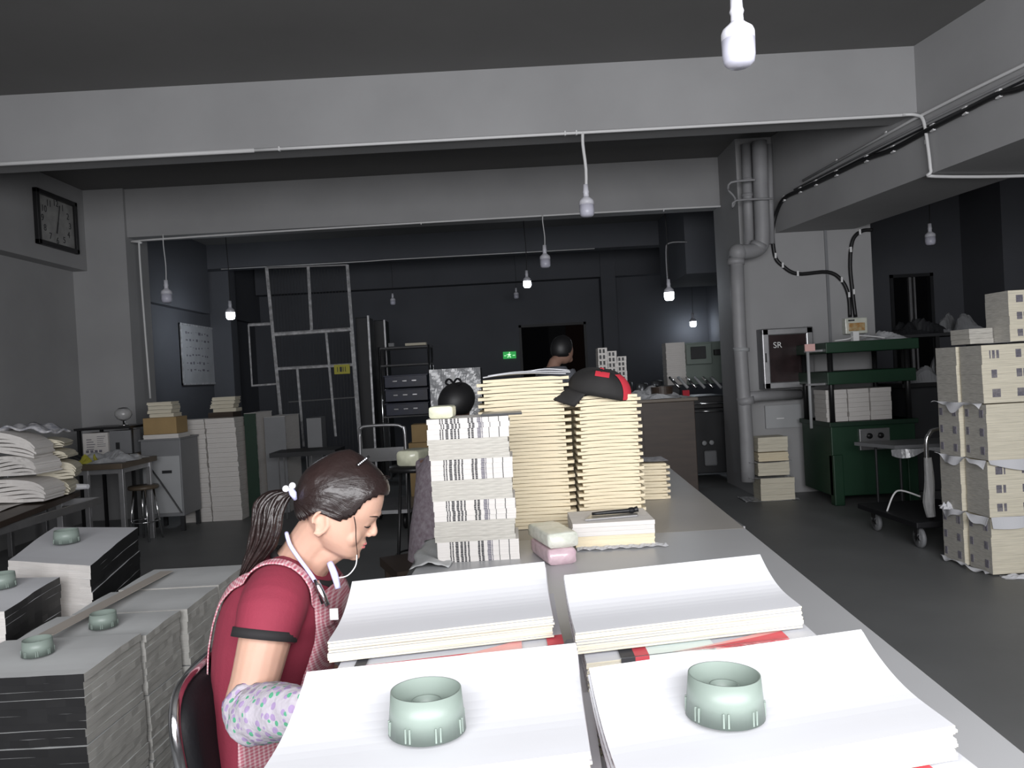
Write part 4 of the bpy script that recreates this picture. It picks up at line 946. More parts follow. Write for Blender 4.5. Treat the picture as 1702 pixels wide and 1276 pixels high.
# ------------------------------------------------------------------ right background: press, trolley, stacks
t = thing('book_press', 'green hydraulic book press with white book blocks clamped inside', 'press', (3.5, 7.9, 0))
X0, X1, YF, YB = 3.10, 3.93, 7.55, 8.3
q = lambda px, py: at(px, py, YF)
zb = q(1383, 702).z
MB().box(X0, X1, YF, YB, .09, zb).build('base', 'green', t, world=True, bevel=.01)
MB().box(X0+.0, X0+.10, YF-.02, YF+.08, 0, .5).build('base_foot', 'green', t, world=True, bevel=.01)
MB().box(X1-.10, X1, YF-.02, YF+.08, 0, .5).build('base_foot', 'green', t, world=True, bevel=.01)
MB().box(X0-.02, X1+.02, YF-.03, YB+.02, zb-.045, zb).build('bed_plate', 'greend', t, world=True, bevel=.005)
MB().box(X0-.02, X1+.02, YF-.03, YB+.02, 1.19, 1.315).build('moving_platen', 'green', t, world=True, bevel=.008)
MB().box(X0-.03, X1+.05, YF-.05, YB+.02, 1.50, 1.605).build('crown_plate', 'green', t, world=True, bevel=.008)
for x in (X0+.035, X1-.04):
    for y in (YF+.03, YB-.05): MB().tube([(x, y, zb-.02), (x, y, 1.52)], .026, 12).build('column', 'blackm', t, True, world=True)
a = at(1342, 580, 7.45); MB().tube([(X0-.17, 7.6, zb-.05), (X0-.17, 7.6, 1.55)], .016, 8).build('gauge_rod', 'lightgrey', t, True, world=True)
MB().box(X0-.19, X0+.02, 7.58, 7.64, 1.19, 1.21).build('rod_bracket', 'metal', t, world=True); MB().box(X0-.19, X0+.02, 7.58, 7.64, 1.52, 1.54).build('rod_bracket', 'metal', t, world=True)
a = q(1428, 748); b = q(1476, 710)
cp = MB().box(a.x, b.x, YF-.03, YF+.01, a.z, b.z).build('control_panel', 'metal', t, world=True, bevel=.004)
for k in range(2): MB().lathe([(0, 0), (.028, 0), (.028, .02), (0, .024)], n=20).build('dial', 'blackm', cp, True).matrix_basis = Matrix.Translation((a.x+.09+k*.11-3.5, YF-.03-7.9, b.z-.07)) @ Matrix.Rotation(math.pi/2, 4, 'X')
for k in range(3): MB().lathe([(0, 0), (.012, 0), (.012, .018), (0, .02)], n=12).build('button', 'capred' if k == 0 else 'blackm', cp, True).matrix_basis = Matrix.Translation((a.x+.06+k*.07-3.5, YF-.03-7.9, a.z+.05)) @ Matrix.Rotation(math.pi/2, 4, 'X')
MB().box(X0-.21, X0-.11, 7.56, 7.575, 1.53, 1.60).build('pink_tag', 'pinktag', t, world=True)
for k in range(3):
    a = at(1375+k*37, 697, YF+.03); wv = .218
    solo(ream(wv-.012, .3, .315, 7, 70+k, .003), 'book_block', 'wedge', 'white book block clamped in the green press, %s of three' % ('left', 'middle', 'right')[k], 'book block', (a.x+wv/2, YF+.2, zb+.002), rnd(-.01, .01), 'white blocks in the green press')
crump('plastic_film', 'plastic', 'crumpled film heaped at the right on top of the green press', 'plastic film', (3.78, 7.9, 1.607), .42, .4, .09, 12)
conduit('wire', [(3.2, 7.6, 1.62), (3.32, 7.55, 1.63), (3.42, 7.62, 1.66), (3.6, 7.6, 1.64), (3.68, 7.56, 1.62)], .007, 'conduit', 'loose white wire lying on top of the green press', 'wire', sub=4)
solo(MB().box(0, .06, 0, .05, 0, .09), 'paper_tag', 'tape', 'small white tag standing on the green press', 'tag', (3.37, 7.56, 1.607), .1)
# dark clutter and second machine right of the press
t = thing('dark_machine', 'dark machine covered with cloth right of the green press', 'machine', (4.55, 8.35, 0))
MB().box(-.42, .45, -.3, .4, 0, 1.1).build('body', 'dark', t, bevel=.02)
MB().box(-.5, .55, -.35, .4, 1.1, 1.14).build('top', 'blackm', t)
for x in (-.45, -.1): MB().box(x-.02, x+.02, -.33, -.29, 1.1, 1.62).build('post', 'blackm', t)
MB().box(-.5, .6, -.36, .35, 1.62, 1.65).build('upper_shelf', 'dark', t)
crump('dark_cloth', 'dark', 'dark cloth heap on the machine right of the press, left one', 'cloth', (4.35, 8.3, 1.652), .55, .5, .18, 21)
crump('grey_cloth', 'grey', 'grey cloth heap on the machine right of the press, upper right', 'cloth', (4.78, 8.25, 1.652), .5, .5, .22, 22)
crump('grey_cloth', 'grey', 'grey film heap on the middle shelf of the machine right of the press', 'cloth', (4.5, 8.2, 1.142), .7, .4, .34, 23)
# feed shelf / tray in front
a = at(1432, 737, 7.0); b = at(1540, 752, 6.4)
t = thing('tray_table', 'thin film-covered tray table between the press and trolley', 'table', (3.6, 6.9, 0))
MB().prism([(a.x, 7.15), (a.x+.15, 6.7), (a.x+.85, 6.65), (a.x+.9, 7.15)], a.z-.03, a.z).build('tray', 'grey', t, world=True)
for x, y in ((a.x+.15, 7.05), (a.x+.22, 6.75), (a.x+.8, 6.7), (a.x+.8, 7.1)): MB().tube([(x, y, 0), (x, y, a.z-.03)], .012, 8).build('leg', 'dark', t, world=True)
mb = MB(); mb.grid(lambda u, v: (a.x+.1+u*.75, 6.66+.02*math.sin(u*17)-.01*v, a.z-.03-.05*v*(1+.6*math.sin(u*11))), 24, 4); mb.build('hanging_film', 'plastic', t, world=True, fixn=False)
# trolley
t = thing('platform_trolley', 'black platform trolley with film-wrapped chrome handle by the right stacks', 'trolley', (3.2, 6.1, 0))
TZ0, TZ1 = .17, .215
c0 = atz(1425, 842, TZ1); 
MB().prism([(2.86, 6.50), (2.90, 5.62), (3.55, 5.62), (3.55, 6.50)], TZ0, TZ1).build('platform', 'plasticblack', t, world=True, bevel=.008)
for (x, y) in ((2.96, 6.38), (2.98, 5.74), (3.45, 6.38), (3.45, 5.74)):
    MB().lathe([(0, -.018), (.065, -.018), (.078, -.010), (.078, .010), (.065, .018), (0, .018)], n=24).build('wheel', 'grey', t, True).matrix_basis = Matrix.Translation((x-3.2, y-6.1, .078)) @ Matrix.Rotation(math.pi/2, 4, 'Y')
    MB().box(x-.03, x+.03, y-.025, y+.025, .11, TZ0).build('caster_fork', 'blackm', t, world=True)
hx = at(1538, 800, 5.7).x
H_ = [(hx+.02, 5.68, TZ1), (hx+.01, 5.68, .55), (hx+.01, 5.68, .78), (hx+.035, 5.68, .85), (hx+.10, 5.68, .885), (hx+.40, 5.68, .885), (hx+.46, 5.68, .85), (hx+.47, 5.68, TZ1)]
MB().tube(H_, .016, 12, sub=4).build('handle', 'chrome', t, True, world=True)
MB().tube([(hx+.02, 5.68, .24), (hx+.012, 5.69, .35), (hx+.02, 5.68, .5), (hx+.015, 5.68, .68)], [.03, .04, .034, .026], 9, sub=3).build('film_wrap', 'plastic_c', t, world=True)
MB().tube([at(1474, 850, 6.1), at(1485, 822, 6.1), at(1498, 815, 6.05), at(1530, 825, 5.9)], .007, 8, sub=4).build('strap_loop', 'conduit', t, True, world=True)
# stacks of book bundles at the right edge
def bundle_proto(w, d, h, side, front, seed):
    """6 books; marks on the left/right sides or on the front/back"""
    mb = ream(w, d, h, 6, seed, .0015, .992); mb.m = [0]*len(mb.m)
    o = len(mb.f)
    for k in range(0, o, 6):     # side faces grey, their shade put into the colour; front and back cream
        for j in range(6): mb.m[k+j] = 1 if j in (3, 5) else 0
    R = random.Random(seed)
    def mk(fn, u0, u1, z0, z1):
        n = 7; u = u0
        for i in range(n):
            uw = (u1-u0)/n; 
            if R.random() < .85: fn(u0+i*uw, u0+(i+.72)*uw, z0, z1)
    if side:
        for r_ in range(3):
            z0 = h*(r_+.28)/3; z1 = z0+h*.14
            for (a, b) in ((-d*.36, -d*.20), (d*.30, d*.44)):
                mk(lambda u, v, p, q_: mb.box(-w/2-.0035, -w/2+.004, u, v, p, q_, 2), a, b, z0, z1)
    if front:
        for r_ in range(3):
            z0 = h*(r_+.30)/3; z1 = z0+h*.14
            mk(lambda u, v, p, q_: mb.box(u, v, -d/2-.0035, -d/2+.004, p, q_, 2), -w*.34, -w*.14, z0, z1)
            mk(lambda u, v, p, q_: mb.box(u, v, -d/2-.0035, -d/2+.004, p, q_, 2), w*.2, w*.36, z0, z1)
    return mb
tz = [0.012, .378, .742, 1.108, 1.488]; W_, D_ = .315, .232
cols = ['left', 'right']; rows = ['front', 'rear']
bp_ = {}
for L_ in range(4):
    side = L_ % 2 == 0; h = tz[L_+1]-tz[L_]-.008
    for r_ in range(2):
        for c_ in range(2):
            key = (L_, c_ == 9)
            if L_ not in bp_: bp_[L_] = bundle_proto(W_, D_, h, side, not side, 90+L_).build('book_bundle', ['edge', 'newsgray', 'mark_g']); o = bp_[L_]
            else: o = bp_[L_].copy(); COL.objects.link(o)
            o.location = (3.005+W_/2+c_*(W_+.012)-(.03*r_)+rnd(-.006, .006), 4.915+D_/2+r_*(D_+.018)+rnd(-.004, .004), tz[L_]); o.rotation_euler = (0, 0, rnd(-.012, .012)+.02)
            tag(o, 'cream book bundle, %s %s, in %s of the right-hand stack' % (rows[r_], cols[c_], ('the bottom tier', 'the second tier up', 'the third tier up', 'the fourth tier up')[L_]), 'book bundle', 'bundles of the right-hand stack')
o = bp_[1].copy(); COL.objects.link(o); o.location = (3.36, 5.06, 1.494); o.scale = (1, 1, .92); o.rotation_euler = (0, 0, .03); tag(o, 'cream book bundle standing alone highest on the right-hand stack', 'book bundle', 'bundles of the right-hand stack')
solo(ream(.16, .2, .10, 3, 7), 'book_block', 'newsgray', 'small grey book block beside the highest right-hand bundle', 'book block', (3.11, 5.19, 1.494), .05)
solo(MB().grid(lambda u, v: (u*.5, v*.3, .004*math.sin(u*8)), 10, 3), 'paper_sheet', 'paper', 'white sheet between the fourth tier and the highest right-hand bundle', 'sheet', (3.15, 4.9, 1.4905), .03).modifiers.new('s', 'SOLIDIFY').thickness = .001
for i, (L_, x, w) in enumerate(((0, 2.96, .55), (1, 2.95, .2), (2, 2.97, .5), (3, 2.93, .28))):
    def fr(u, v, L_=L_, i=i): return (-.02+.012*math.sin(u*14+i)-.02*v*(1 if L_ else 1.4), u*.5, -.03*v*(1+math.sin(u*9+i))*(1 if L_ else .1)+.012*math.sin(u*21)*v+.002)
    o = solo(MB().grid(fr, 30, 4), 'torn_wrapping', 'paper', 'torn wrapping paper hanging out under the %s tier of the right-hand stack' % ('bottom', 'second', 'third', 'fourth')[L_], 'paper scrap', (3.0, 4.905, tz[L_]+(.012 if L_ == 0 else 0)), .04, fixn=False); o.modifiers.new('s', 'SOLIDIFY').thickness = .0015
for i, L_ in enumerate((2, 1)):
    o = solo(MB().grid(lambda u, v: (u*.6, -.012-.016*v+.004*math.sin(u*16), -.055*v*(.4+math.sin(u*math.pi+i))+.001), 30, 4), 'torn_wrapping', 'paper', 'strip of wrapping paper hanging in front below the %s tier at right' % ('third', 'second')[i], 'paper scrap', (3.0, 4.905, tz[L_]+.002), .02, fixn=False); o.modifiers.new('s', 'SOLIDIFY').thickness = .0015
p = atz(1665, 940, 0); crump('paper_scrap', 'paper', 'white torn paper on the floor at the foot of the right-hand stack', 'paper scrap', (3.14, 4.85, .0), .2, .07, .03, 31, -.3)
crump('paper_scrap', 'paper', 'small crumpled paper ball stuck out beside the second right-hand tier', 'paper scrap', (2.95, 5.30, .372), .08, .07, .05, 33)
# small stack on the floor by the pier
fx = at(1260, 780, 8.35).x; p0 = atz(1264, 821, 0)
M2 = [(.37, .27, 0, .235, 'edge', 'widest block of the floor stack by the pipes, at the bottom'), (.34, .25, .26, .14, 'edge', 'second block up in the floor stack by the pipes'), (.33, .25, .41, .09, 'cream', 'third block up in the floor stack by the pipes'), (.33, .24, .51, .15, 'edge', 'top block of the floor stack by the pipes')]
for k, (w_, d_, z0, h, m, lab) in enumerate(M2):
    solo(ream(w_*.95, d_, h, 4, 40+k, .004), 'book_block', m, 'cream '+lab, 'book block', (p0.x+.02+(.03 if k == 0 else 0), 8.15, z0+.002), rnd(-.03, .03))
for z0, w_, lab in ((.0, .56, 'torn white wrapper under the floor stack by the pipes'), (.238, .46, 'torn wrapper between the bottom and second blocks by the pipes'), (.40, .44, 'torn wrapper below the third block by the pipes')):
    o = solo(MB().grid(lambda u, v: ((u-.5)*w_, (v-.5)*.32, .003+.012*abs(math.sin(u*19+v*11))*(abs(2*u-1)**2)), 24, 8), 'torn_wrapper', 'plastic', lab, 'paper scrap', (p0.x-.02, 8.15, z0), 0, fixn=False); o.modifiers.new('s', 'SOLIDIFY').thickness = .0015
# folding machine
t = thing('folding_machine', 'grey-green folding machine with roller rack behind the drain pipes', 'machine', (2.3, 9.9, 0))
q = lambda px, py, Y=9.6: at(px, py, Y)
def bx_(px0, py0, px1, py1, Y0, Y1, nm, m, bev=.006):
    a = at(px0, py1, Y0); b = at(px1, py0, Y0); return MB().box(a.x, b.x, Y0, Y1, a.z, b.z).build(nm, m, t, world=True, bevel=bev)
M['gg'] = mat('grey_green_machine_paint', (.17, .21, .185), .45)
bx_(1135, 566, 1212, 640, 10.0, 10.4, 'rear_housing', 'gg')
bx_(1142, 570, 1182, 606, 9.9, 10.0, 'screen_housing', 'gg'); s_ = bx_(1149, 575, 1173, 597, 9.88, 9.9, 'screen', 'dark'); bx_(1189, 580, 1197, 590, 9.9, 10.0, 'knob', 'blackm')
a = at(1120, 660, 9.6); b = at(1214, 660, 9.6)
a = at(1143, 660, 9.6); MB().box(a.x, b.x, 9.6, 10.4, 0.1, a.z-.15).build('base', 'dark', t, world=True, bevel=.01)
MB().box(a.x+.02, b.x-.02, 9.55, 10.4, a.z-.15, a.z).build('bed', 'blackm', t, world=True, bevel=.01)
for k in range(6):
    c_ = at(1130+k*14, 642, 9.6); MB().tube([(c_.x, 9.62, c_.z-.02), (c_.x-.09, 9.75, c_.z+.12)], .018, 10).build('feed_roller', 'lightgrey' if k % 2 else 'chrome', t, True, world=True)
bx_(1137, 648, 1146, 697, 9.5, 9.54, 'red_guard', 'capred', .003)
MB().tube([at(1142, 672, 9.5), at(1215, 668, 9.5)], .012, 8).build('rail', 'chrome', t, True, world=True); MB().tube([at(1150, 684, 9.5), at(1210, 682, 9.5)], .009, 8).build('rail', 'chrome', t, True, world=True)
for px_, py_ in ((1170, 736), (1182, 735)):
    c_ = at(px_, py_, 9.58); MB().lathe([(.0, 0), (.030, 0), (.030, .025), (.024, .03), (0, .03)], n=20).build('gauge', 'lightgrey', t, True).matrix_basis = Matrix.Translation(c_-Vector((2.3, 9.9, 0))) @ Matrix.Rotation(math.pi/2, 4, 'X')
bx_(1172, 748, 1192, 775, 9.55, 9.6, 'motor', 'grey', .02)
a = at(1200, 566, 9.8); MB().tube([(a.x, 9.8, a.z), (a.x, 9.8, 1.2)], .014, 8).build('post', 'chrome', t, True, world=True)
a = at(1113, 640, 9.95); b = at(1141, 568, 9.95)
solo(ream(b.x-a.x, .25, b.z-a.z, 20, 77, .002), 'paper_stack', 'wedge', 'tall white paper stack left of the folding machine', 'paper stack', ((a.x+b.x)/2-.02, 10.1, a.z-.0))
t = thing('side_cabinet', 'dark cabinet carrying the white paper stack by the folding machine', 'cabinet', ((a.x+b.x)/2-.1, 10.1, 0)); MB().box(-.14, .10, -.2, .2, 0, a.z-.01).build('body', 'dark', t, bevel=.01); MB().box(-.15, .11, -.21, .21, a.z-.02, a.z-.001).build('top_plate', 'blackm', t)
# brown counter with film heap
t = thing('brown_counter', 'dark brown wooden counter behind the cap stack', 'counter', (1.25, 7.4, 0))
MB().box(-.65, .42, -.3, .3, 0, 1.13).build('body', 'brown', t, bevel=.005); MB().box(-.68, .45, -.33, .33, 1.13, 1.16).build('countertop', 'wood', t, bevel=.004)
mb = MB(); mb.box(-.06, .34, -.305, -.3, .1, 1.05); mb.build('door', 'brown', t)
crump('plastic_film', 'plastic', 'heap of pale crumpled film on the brown counter', 'plastic film', (1.2, 7.3, 1.162), .7, .45, .13, 41)
solo(MB().lathe([(0, 0), (.10, 0), (.10, .07), (.09, .07), (.09, .01), (0, .01)], n=28), 'tape_roll', 'brown', 'brown tape roll on the film heap of the counter', 'tape roll', (1.40, 7.22, 1.20), smooth=False)
a = at(995, 640, 7.4); b = at(1038, 578, 7.4); H_ = at(1010, 578, 7.4).z-1.16
nb = 3
for k in range(nb):
    w3 = (b.x-a.x)/nb; hh = H_*(1, .93, .82)[k]
    mb = ream(w3*.97, .2, hh, 12, 120+k, .002); 
    for r_ in range(9):
        for s_ in range(2): mb.box(-w3*.35+s_*w3*.38, -w3*.35+s_*w3*.38+w3*.2, -.106, -.098, hh*(r_+.1)/9, hh*(r_+.75)/9, 1)
    solo(mb, 'book_stack_block', ['wedge', 'dark'], 'tall block of books with dark spine bars on the brown counter, %s' % ('left', 'middle', 'right')[k], 'book block', (a.x+w3*(k+.5), 7.42, 1.162), 0, 'striped blocks on the brown counter')
t = thing('metal_canisters', 'row of dim grey metal canisters far behind the striped counter blocks', 'canister', (2.0, 12.6, 0))
MB().box(-.55, .5, -.25, .25, 0, .98).build('stand', 'dark', t)
for k in range(4): MB().lathe([(0, .98), (.10, .98), (.10, 1.20+.03*(k % 2)), (0, 1.22+.03*(k % 2))], (-.38+k*.25, 0, 0), 20).build('canister', 'metal', t, True)
# dark box housing above right background with arched conduit
a = at(1138, 398, 11.05); struct(MB().box(a.x, 4.0, 11.05, 12.9, at(1140, 455, 11.05).z, HC).build('trim_15', 'paint_shaded'))

# ------------------------------------------------------------------ stool/chair with packet left of the striped stack
t = stool('round black-edged stool left of the second table with a film-wrapped parcel', (-.66, 5.05, 0), .90, .17, 'blackm', 'blackm')
packet('yellowish film-wrapped parcel lying on the black stool', (-.66, 5.05, .902), .22, .16, .10, 'packy', 1.2)

# ------------------------------------------------------------------ people
def skin_mat():
    m = mat('warm_skin', (.52, .315, .235), .6, noise=.06, nscale=10, bump=.04, bscale=120)
    b = m.node_tree.nodes['Principled BSDF']; b.inputs['Subsurface Weight'].default_value = .12; b.inputs['Subsurface Radius'].default_value = (.02, .008, .004); b.inputs['Subsurface Scale'].default_value = .3
    return m
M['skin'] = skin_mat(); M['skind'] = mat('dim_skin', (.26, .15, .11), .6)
def remesh(o, vox, sm=4, smooth=.5):
    r = o.modifiers.new('remesh', 'REMESH'); r.mode = 'VOXEL'; r.voxel_size = vox; r.use_smooth_shade = True
    s = o.modifiers.new('smooth', 'SMOOTH'); s.iterations = sm; s.factor = smooth
# ---- the woman at the table: seen from her right, facing +x
OY = 1.72
O = at(548, 862, OY); S_ = OY/1280
frt = (Rv*.914 - Uv*.407); frt.y = 0; frt.normalize(); upv = (Rv*.407+Uv*.914); upv.y = 0; upv.normalize()
YA = Vector((0, 1, 0))
def hp(a, b, c): return O + (frt*a+upv*b)*S_ + YA*(c*S_)
person = thing('person', 'woman in crimson polo and pink gingham apron bent over the sheet piles', 'person', (-.60, 1.78, 0))
def interp(xs, ys, x):
    if x <= xs[0]: return ys[0]
    for i in range(len(xs)-1):
        if x <= xs[i+1]:
            t = (x-xs[i])/(xs[i+1]-xs[i]); return ys[i]+(ys[i+1]-ys[i])*t
    return ys[-1]
bL = [-50, -46, -38, -28, -20, -8, 5, 20, 36, 55, 75, 92, 103, 109]
aF = [50, 61, 68, 69, 68, 66, 67, 68, 73, 72, 66, 48, 25, 5]
aB = [30, 16, -2, -14, -24, -36, -46, -56, -61, -62, -57, -44, -25, -8]
wW = [8, 20, 33, 41, 46, 51, 53, 55, 57, 56, 47, 32, 17, 5]
def headring(b, gf=0, gb=0, gw=0, n=40):
    f_, k_, w_ = interp(bL, aF, b)+gf, interp(bL, aB, b)+gb, interp(bL, wW, b)+gw
    am = k_+(f_-k_)*.46; out = []
    for k in range(n):
        th = 2*math.pi*k/n; c, s = math.cos(th), math.sin(th)
        e = .88
        a = am+math.copysign(abs(c)**e, c)*((f_-am) if c > 0 else (am-k_)); cc = math.copysign(abs(s)**.92, s)*w_
        out.append(hp(a, b, cc))
    return out
mb = MB(); mb.loft([headring(b) for b in [-50, -48, -44, -38, -32, -26, -20, -12, -4, 5, 14, 22, 30, 40, 50, 62, 75, 84, 92, 98, 103, 107, 109]])
HR = Matrix((frt, YA, upv)).transposed()
def he(a, b, c, ra, rb, rc): mb.ell(hp(a, b, c), (ra*S_, rc*S_, rb*S_), 14, rot=HR)
# nose
mb.tube([hp(66, 32, 0), hp(71, 20, 0), hp(76, 12, 0), hp(78, 8, 0)], [x*S_ for x in (4, 5, 6, 5.5)], 12)
he(76, 7.5, 0, 6.5, 5.5, 7); he(70, 4, 7, 6, 4.5, 4.5); he(70, 4, -7, 6, 4.5, 4.5)
# lips, chin, cheeks, brow, eyelids
he(67.5, -12.5, 0, 4.5, 3.4, 12); he(67.5, -20.5, 0, 4.2, 3.6, 11); he(60, -39, 0, 12, 9, 14); he(62, -8, 0, 6, 9, 18)
he(48, -4, 26, 16, 18, 18); he(48, -4, -26, 16, 18, 18); he(67, 40, 0, 8, 7, 26)
he(58.5, 24, 20, 8.5, 7.5, 11); he(58.5, 24, -20, 8.5, 7.5, 11)
# ears
for sg in (-1, 1):
    c0 = hp(-3, 0, sg*53)
    pts = [hp(-2+15*math.cos(a)*.75+(-3 if math.sin(a) > 0 else 0), 3+19*math.sin(a), sg*(55+ (3 if math.cos(a) < 0 else 0))) for a in [math.radians(x) for x in range(-110, 200, 22)]]
    mb.tube(pts, [3.3*S_]*len(pts), 8, sub=2)
    mb.ell(hp(-2, 0, sg*53), (9.5*S_, 2.2*S_, 15*S_), 14, rot=HR); mb.ell(hp(1, -15, sg*54), (5.5*S_, 3*S_, 6.5*S_), 12, rot=HR); mb.ell(hp(8, -1, sg*54.5), (3*S_, 3*S_, 5*S_), 10, rot=HR)
# neck
P = lambda px, py, Y=OY: at(px, py, Y)
TY = 1.78
mb.tube([P(540, 872), P(522, 896, 1.73), P(503, 925, 1.745), P(484, 955, 1.76), P(470, 985, 1.78)], [.052, .051, .052, .058, .075], 20, sub=3)
mb.tube([P(560, 905), P(535, 920, 1.73), P(515, 945, 1.75)], [.035, .038, .04], 14, sub=2)
# torso, arms, legs (inside the clothes)
def torso_rings(g=0.0, lv=None):
    L = lv or [(1290, 372, 536, .180), (1230, 370, 536, .178), (1160, 369, 538, .172), (1100, 369, 545, .172), (1050, 371, 562, .178), (1010, 378, 572, .180), (980, 388, 564, .178), (955, 402, 548, .155), (935, 418, 532, .11), (918, 440, 520, .068)]
    R_ = []
    for (py, xb, xf, hw) in L:
        A = P(xb, py, TY); B = P(xf, py, TY); c = (A+B)/2; rx = (B.x-A.x)/2
        if g: rx += g; hw = hw+g
        out = []
        for k in range(36):
            th = 2*math.pi*k/36; co, si = math.cos(th), math.sin(th)
            out.append(Vector((c.x+math.copysign(abs(co)**.85, co)*rx, c.y+math.copysign(abs(si)**.85, si)*hw, c.z)))
        R_.append(out)
    return R_
mb.loft(torso_rings(-.014))
def arm(sy):
    if sy < 0: return [P(462, 985, 1.66), P(452, 1015, 1.605), P(440, 1065, 1.575), P(424, 1130, 1.545), P(410, 1172, 1.52), P(418, 1190, 1.49), P(455, 1182, 1.44), P(512, 1176, 1.365)], [.055, .056, .053, .048, .043, .040, .036, .026]
    return [P(462, 985, 1.90), P(462, 1010, 1.955), P(455, 1060, 1.965), P(450, 1110, 1.96), P(455, 1140, 1.94), P(480, 1148, 1.92), P(520, 1135, 1.88), P(555, 1120, 1.84)], [.055, .056, .050, .046, .042, .040, .034, .026]
for sg in (-1, 1):
    pts, rr = arm(sg); mb.tube(pts, rr, 18, sub=4)
    w_ = pts[-1]; dr = (pts[-1]-pts[-2]).normalized(); side = dr.cross(Vector((0, 0, 1))).normalized(); dn = Vector((0, 0, -1))
    palm = w_+dr*.045; HRm = Matrix((dr, side, dr.cross(side))).transposed()
    mb.ell(palm, (.048, .038, .014), 16, rot=HRm)
    for i, (o_, l) in enumerate(((-.027, .062), (-.009, .072), (.010, .068), (.027, .054))):
        b0_ = palm+dr*.032+side*o_; mb.tube([b0_-dr*.01, b0_+dr*l*.45+Vector((0, 0, .004)), b0_+dr*l*.8-Vector((0, 0, .006)), b0_+dr*l-Vector((0, 0, .018))], [.0085, .008, .0072, .0058], 10, sub=3)
    tb = palm-dr*.02+side*(-.034*sg*-1); mb.tube([tb, tb+side*(.022*sg)+dr*.02, tb+side*(.028*sg)+dr*.045-Vector((0, 0, .008))], [.012, .0095, .007], 10, sub=3)
hipz = .52
pel = Vector((P(460, 1280, TY).x, TY, .56))
mb.ell(pel, (.14, .17, .12), 20)
for sg in (-1, 1):
    h0 = pel+Vector((.02, sg*.09, -.02)); kn = Vector((pel.x+.40, TY+sg*.10, .52)); an = Vector((pel.x+.36, TY+sg*.11, .09))
    mb.tube([h0, (h0+kn)/2+Vector((0, 0, .01)), kn], [.085, .078, .058], 18, sub=3); mb.tube([kn, kn*.6+an*.4+Vector((-.01, 0, 0)), an], [.056, .052, .036], 16, sub=3)
    mb.tube([an+Vector((-.02, 0, -.02)), an+Vector((.05, 0, -.045)), an+Vector((.14, 0, -.06))], [.035, .034, .026], 14, sub=2)
body = mb.build('body', 'skin', person, True, world=True); remesh(body, .0033, 3)
# ---- hair
def hairline(a):
    return interp([-75, -49, -40, -32, -24, -17, 4.5, 22, 30, 38, 43, 46, 55, 66, 80], [-17, -16, -13, -8, 2, 12, 20, 18, 21, 30, 38, 58, 68, 77, 80], a)
mb = MB(); bl = [-20, -14, -8, -2, 4, 10, 16, 22, 28, 34, 40, 46, 52, 58, 64, 70, 76, 82, 88, 94, 100, 105, 110, 114, 117, 119]
ah = lambda b: interp([-20, 20, 36, 55, 72, 85, 95, 108, 114, 119], [64, 71, 75, 75, 74, 71, 64, 40, 22, -6], b)
kh = lambda b: interp([-20, -8, 5, 20, 36, 55, 67, 80, 95, 108, 119], [-46, -57, -64, -68, -70, -69, -65, -57, -46, -34, -16], b)
wh = lambda b: interp([-20, 5, 36, 60, 80, 95, 108, 115, 119], [49, 57, 61, 60, 52, 41, 26, 14, 2], b)
n = 120
V = {}
for j, b in enumerate(bl):
    f_, k_, w_ = ah(b), kh(b), wh(b); am = k_+(f_-k_)*.46
    for k in range(n):
        th = 2*math.pi*k/n; c, s = math.cos(th), math.sin(th)
        a = am+math.copysign(abs(c)**.88, c)*((f_-am) if c > 0 else (am-k_)); cc = math.copysign(abs(s)**.92, s)*w_
        wob = 1+.006*math.sin(b*.9+a*.22+3)+.004*math.sin(b*2.3-a*.1)
        V[(j, k)] = (a, b, cc*wob)
vs = [hp(*V[(j, k)]) for j in range(len(bl)) for k in range(n)]
fs = []
for j in range(len(bl)-1):
    for k in range(n):
        k2 = (k+1) % n; am_ = (V[(j, k)][0]+V[(j, k2)][0])/2; bmid = (bl[j]+bl[j+1])/2
        if bmid > hairline(am_)-1: fs.append((j*n+k, j*n+k2, (j+1)*n+k2, (j+1)*n+k))
fs.append(tuple((len(bl)-1)*n+k for k in range(n)))
mb.add(vs, fs); hair = mb.build('hair', 'hair', person, True, world=True)
sd = hair.modifiers.new('s', 'SOLIDIFY'); sd.thickness = .007; sd.offset = -.6
sm = hair.modifiers.new('sm', 'SMOOTH'); sm.iterations = 3; sm.factor = .5
# combed strands laid over the hair
mb = MB(); R = random.Random(4)
tie = (-66, 8)
def hsurf(a, b, sg):
    f_, k_, w_ = ah(b), kh(b), wh(b); am = k_+(f_-k_)*.46
    x = (a-am)/((f_-am) if a > am else (am-k_)); x = max(-1, min(1, x)); c = abs(x)**(1/.88); s = math.sqrt(max(0, 1-c*c))
    return hp(a, b, sg*(s**.92)*w_*1.012)
for i in range(150):
    sg = -1 if i % 4 else 1
    t0 = R.random(); # start along the hairline from the crown front to the nape
    if t0 < .6: a0 = R.uniform(15, 66); b0_ = hairline(a0)+R.uniform(2, 6)+ (R.uniform(0, 26) if a0 > 45 else 0)
    else: a0 = R.uniform(-45, 20); b0_ = hairline(a0)+R.uniform(1, 5)
    b0_ = min(b0_, 108); pts = []
    for k in range(9):
        u = k/8; a = a0+(tie[0]-a0)*u; b = b0_+(tie[1]-b0_)*u+ (24 if a0 > 30 else 10)*math.sin(u*math.pi)*(1 if b0_ > 30 else .4)
        b = min(b, 112); pts.append(hsurf(a, b, sg))
    mb.tube(pts, [.0006]+[.0013]*7+[.0008], 5)
mb.build('combed_strands', 'hair', hair, True, world=True)
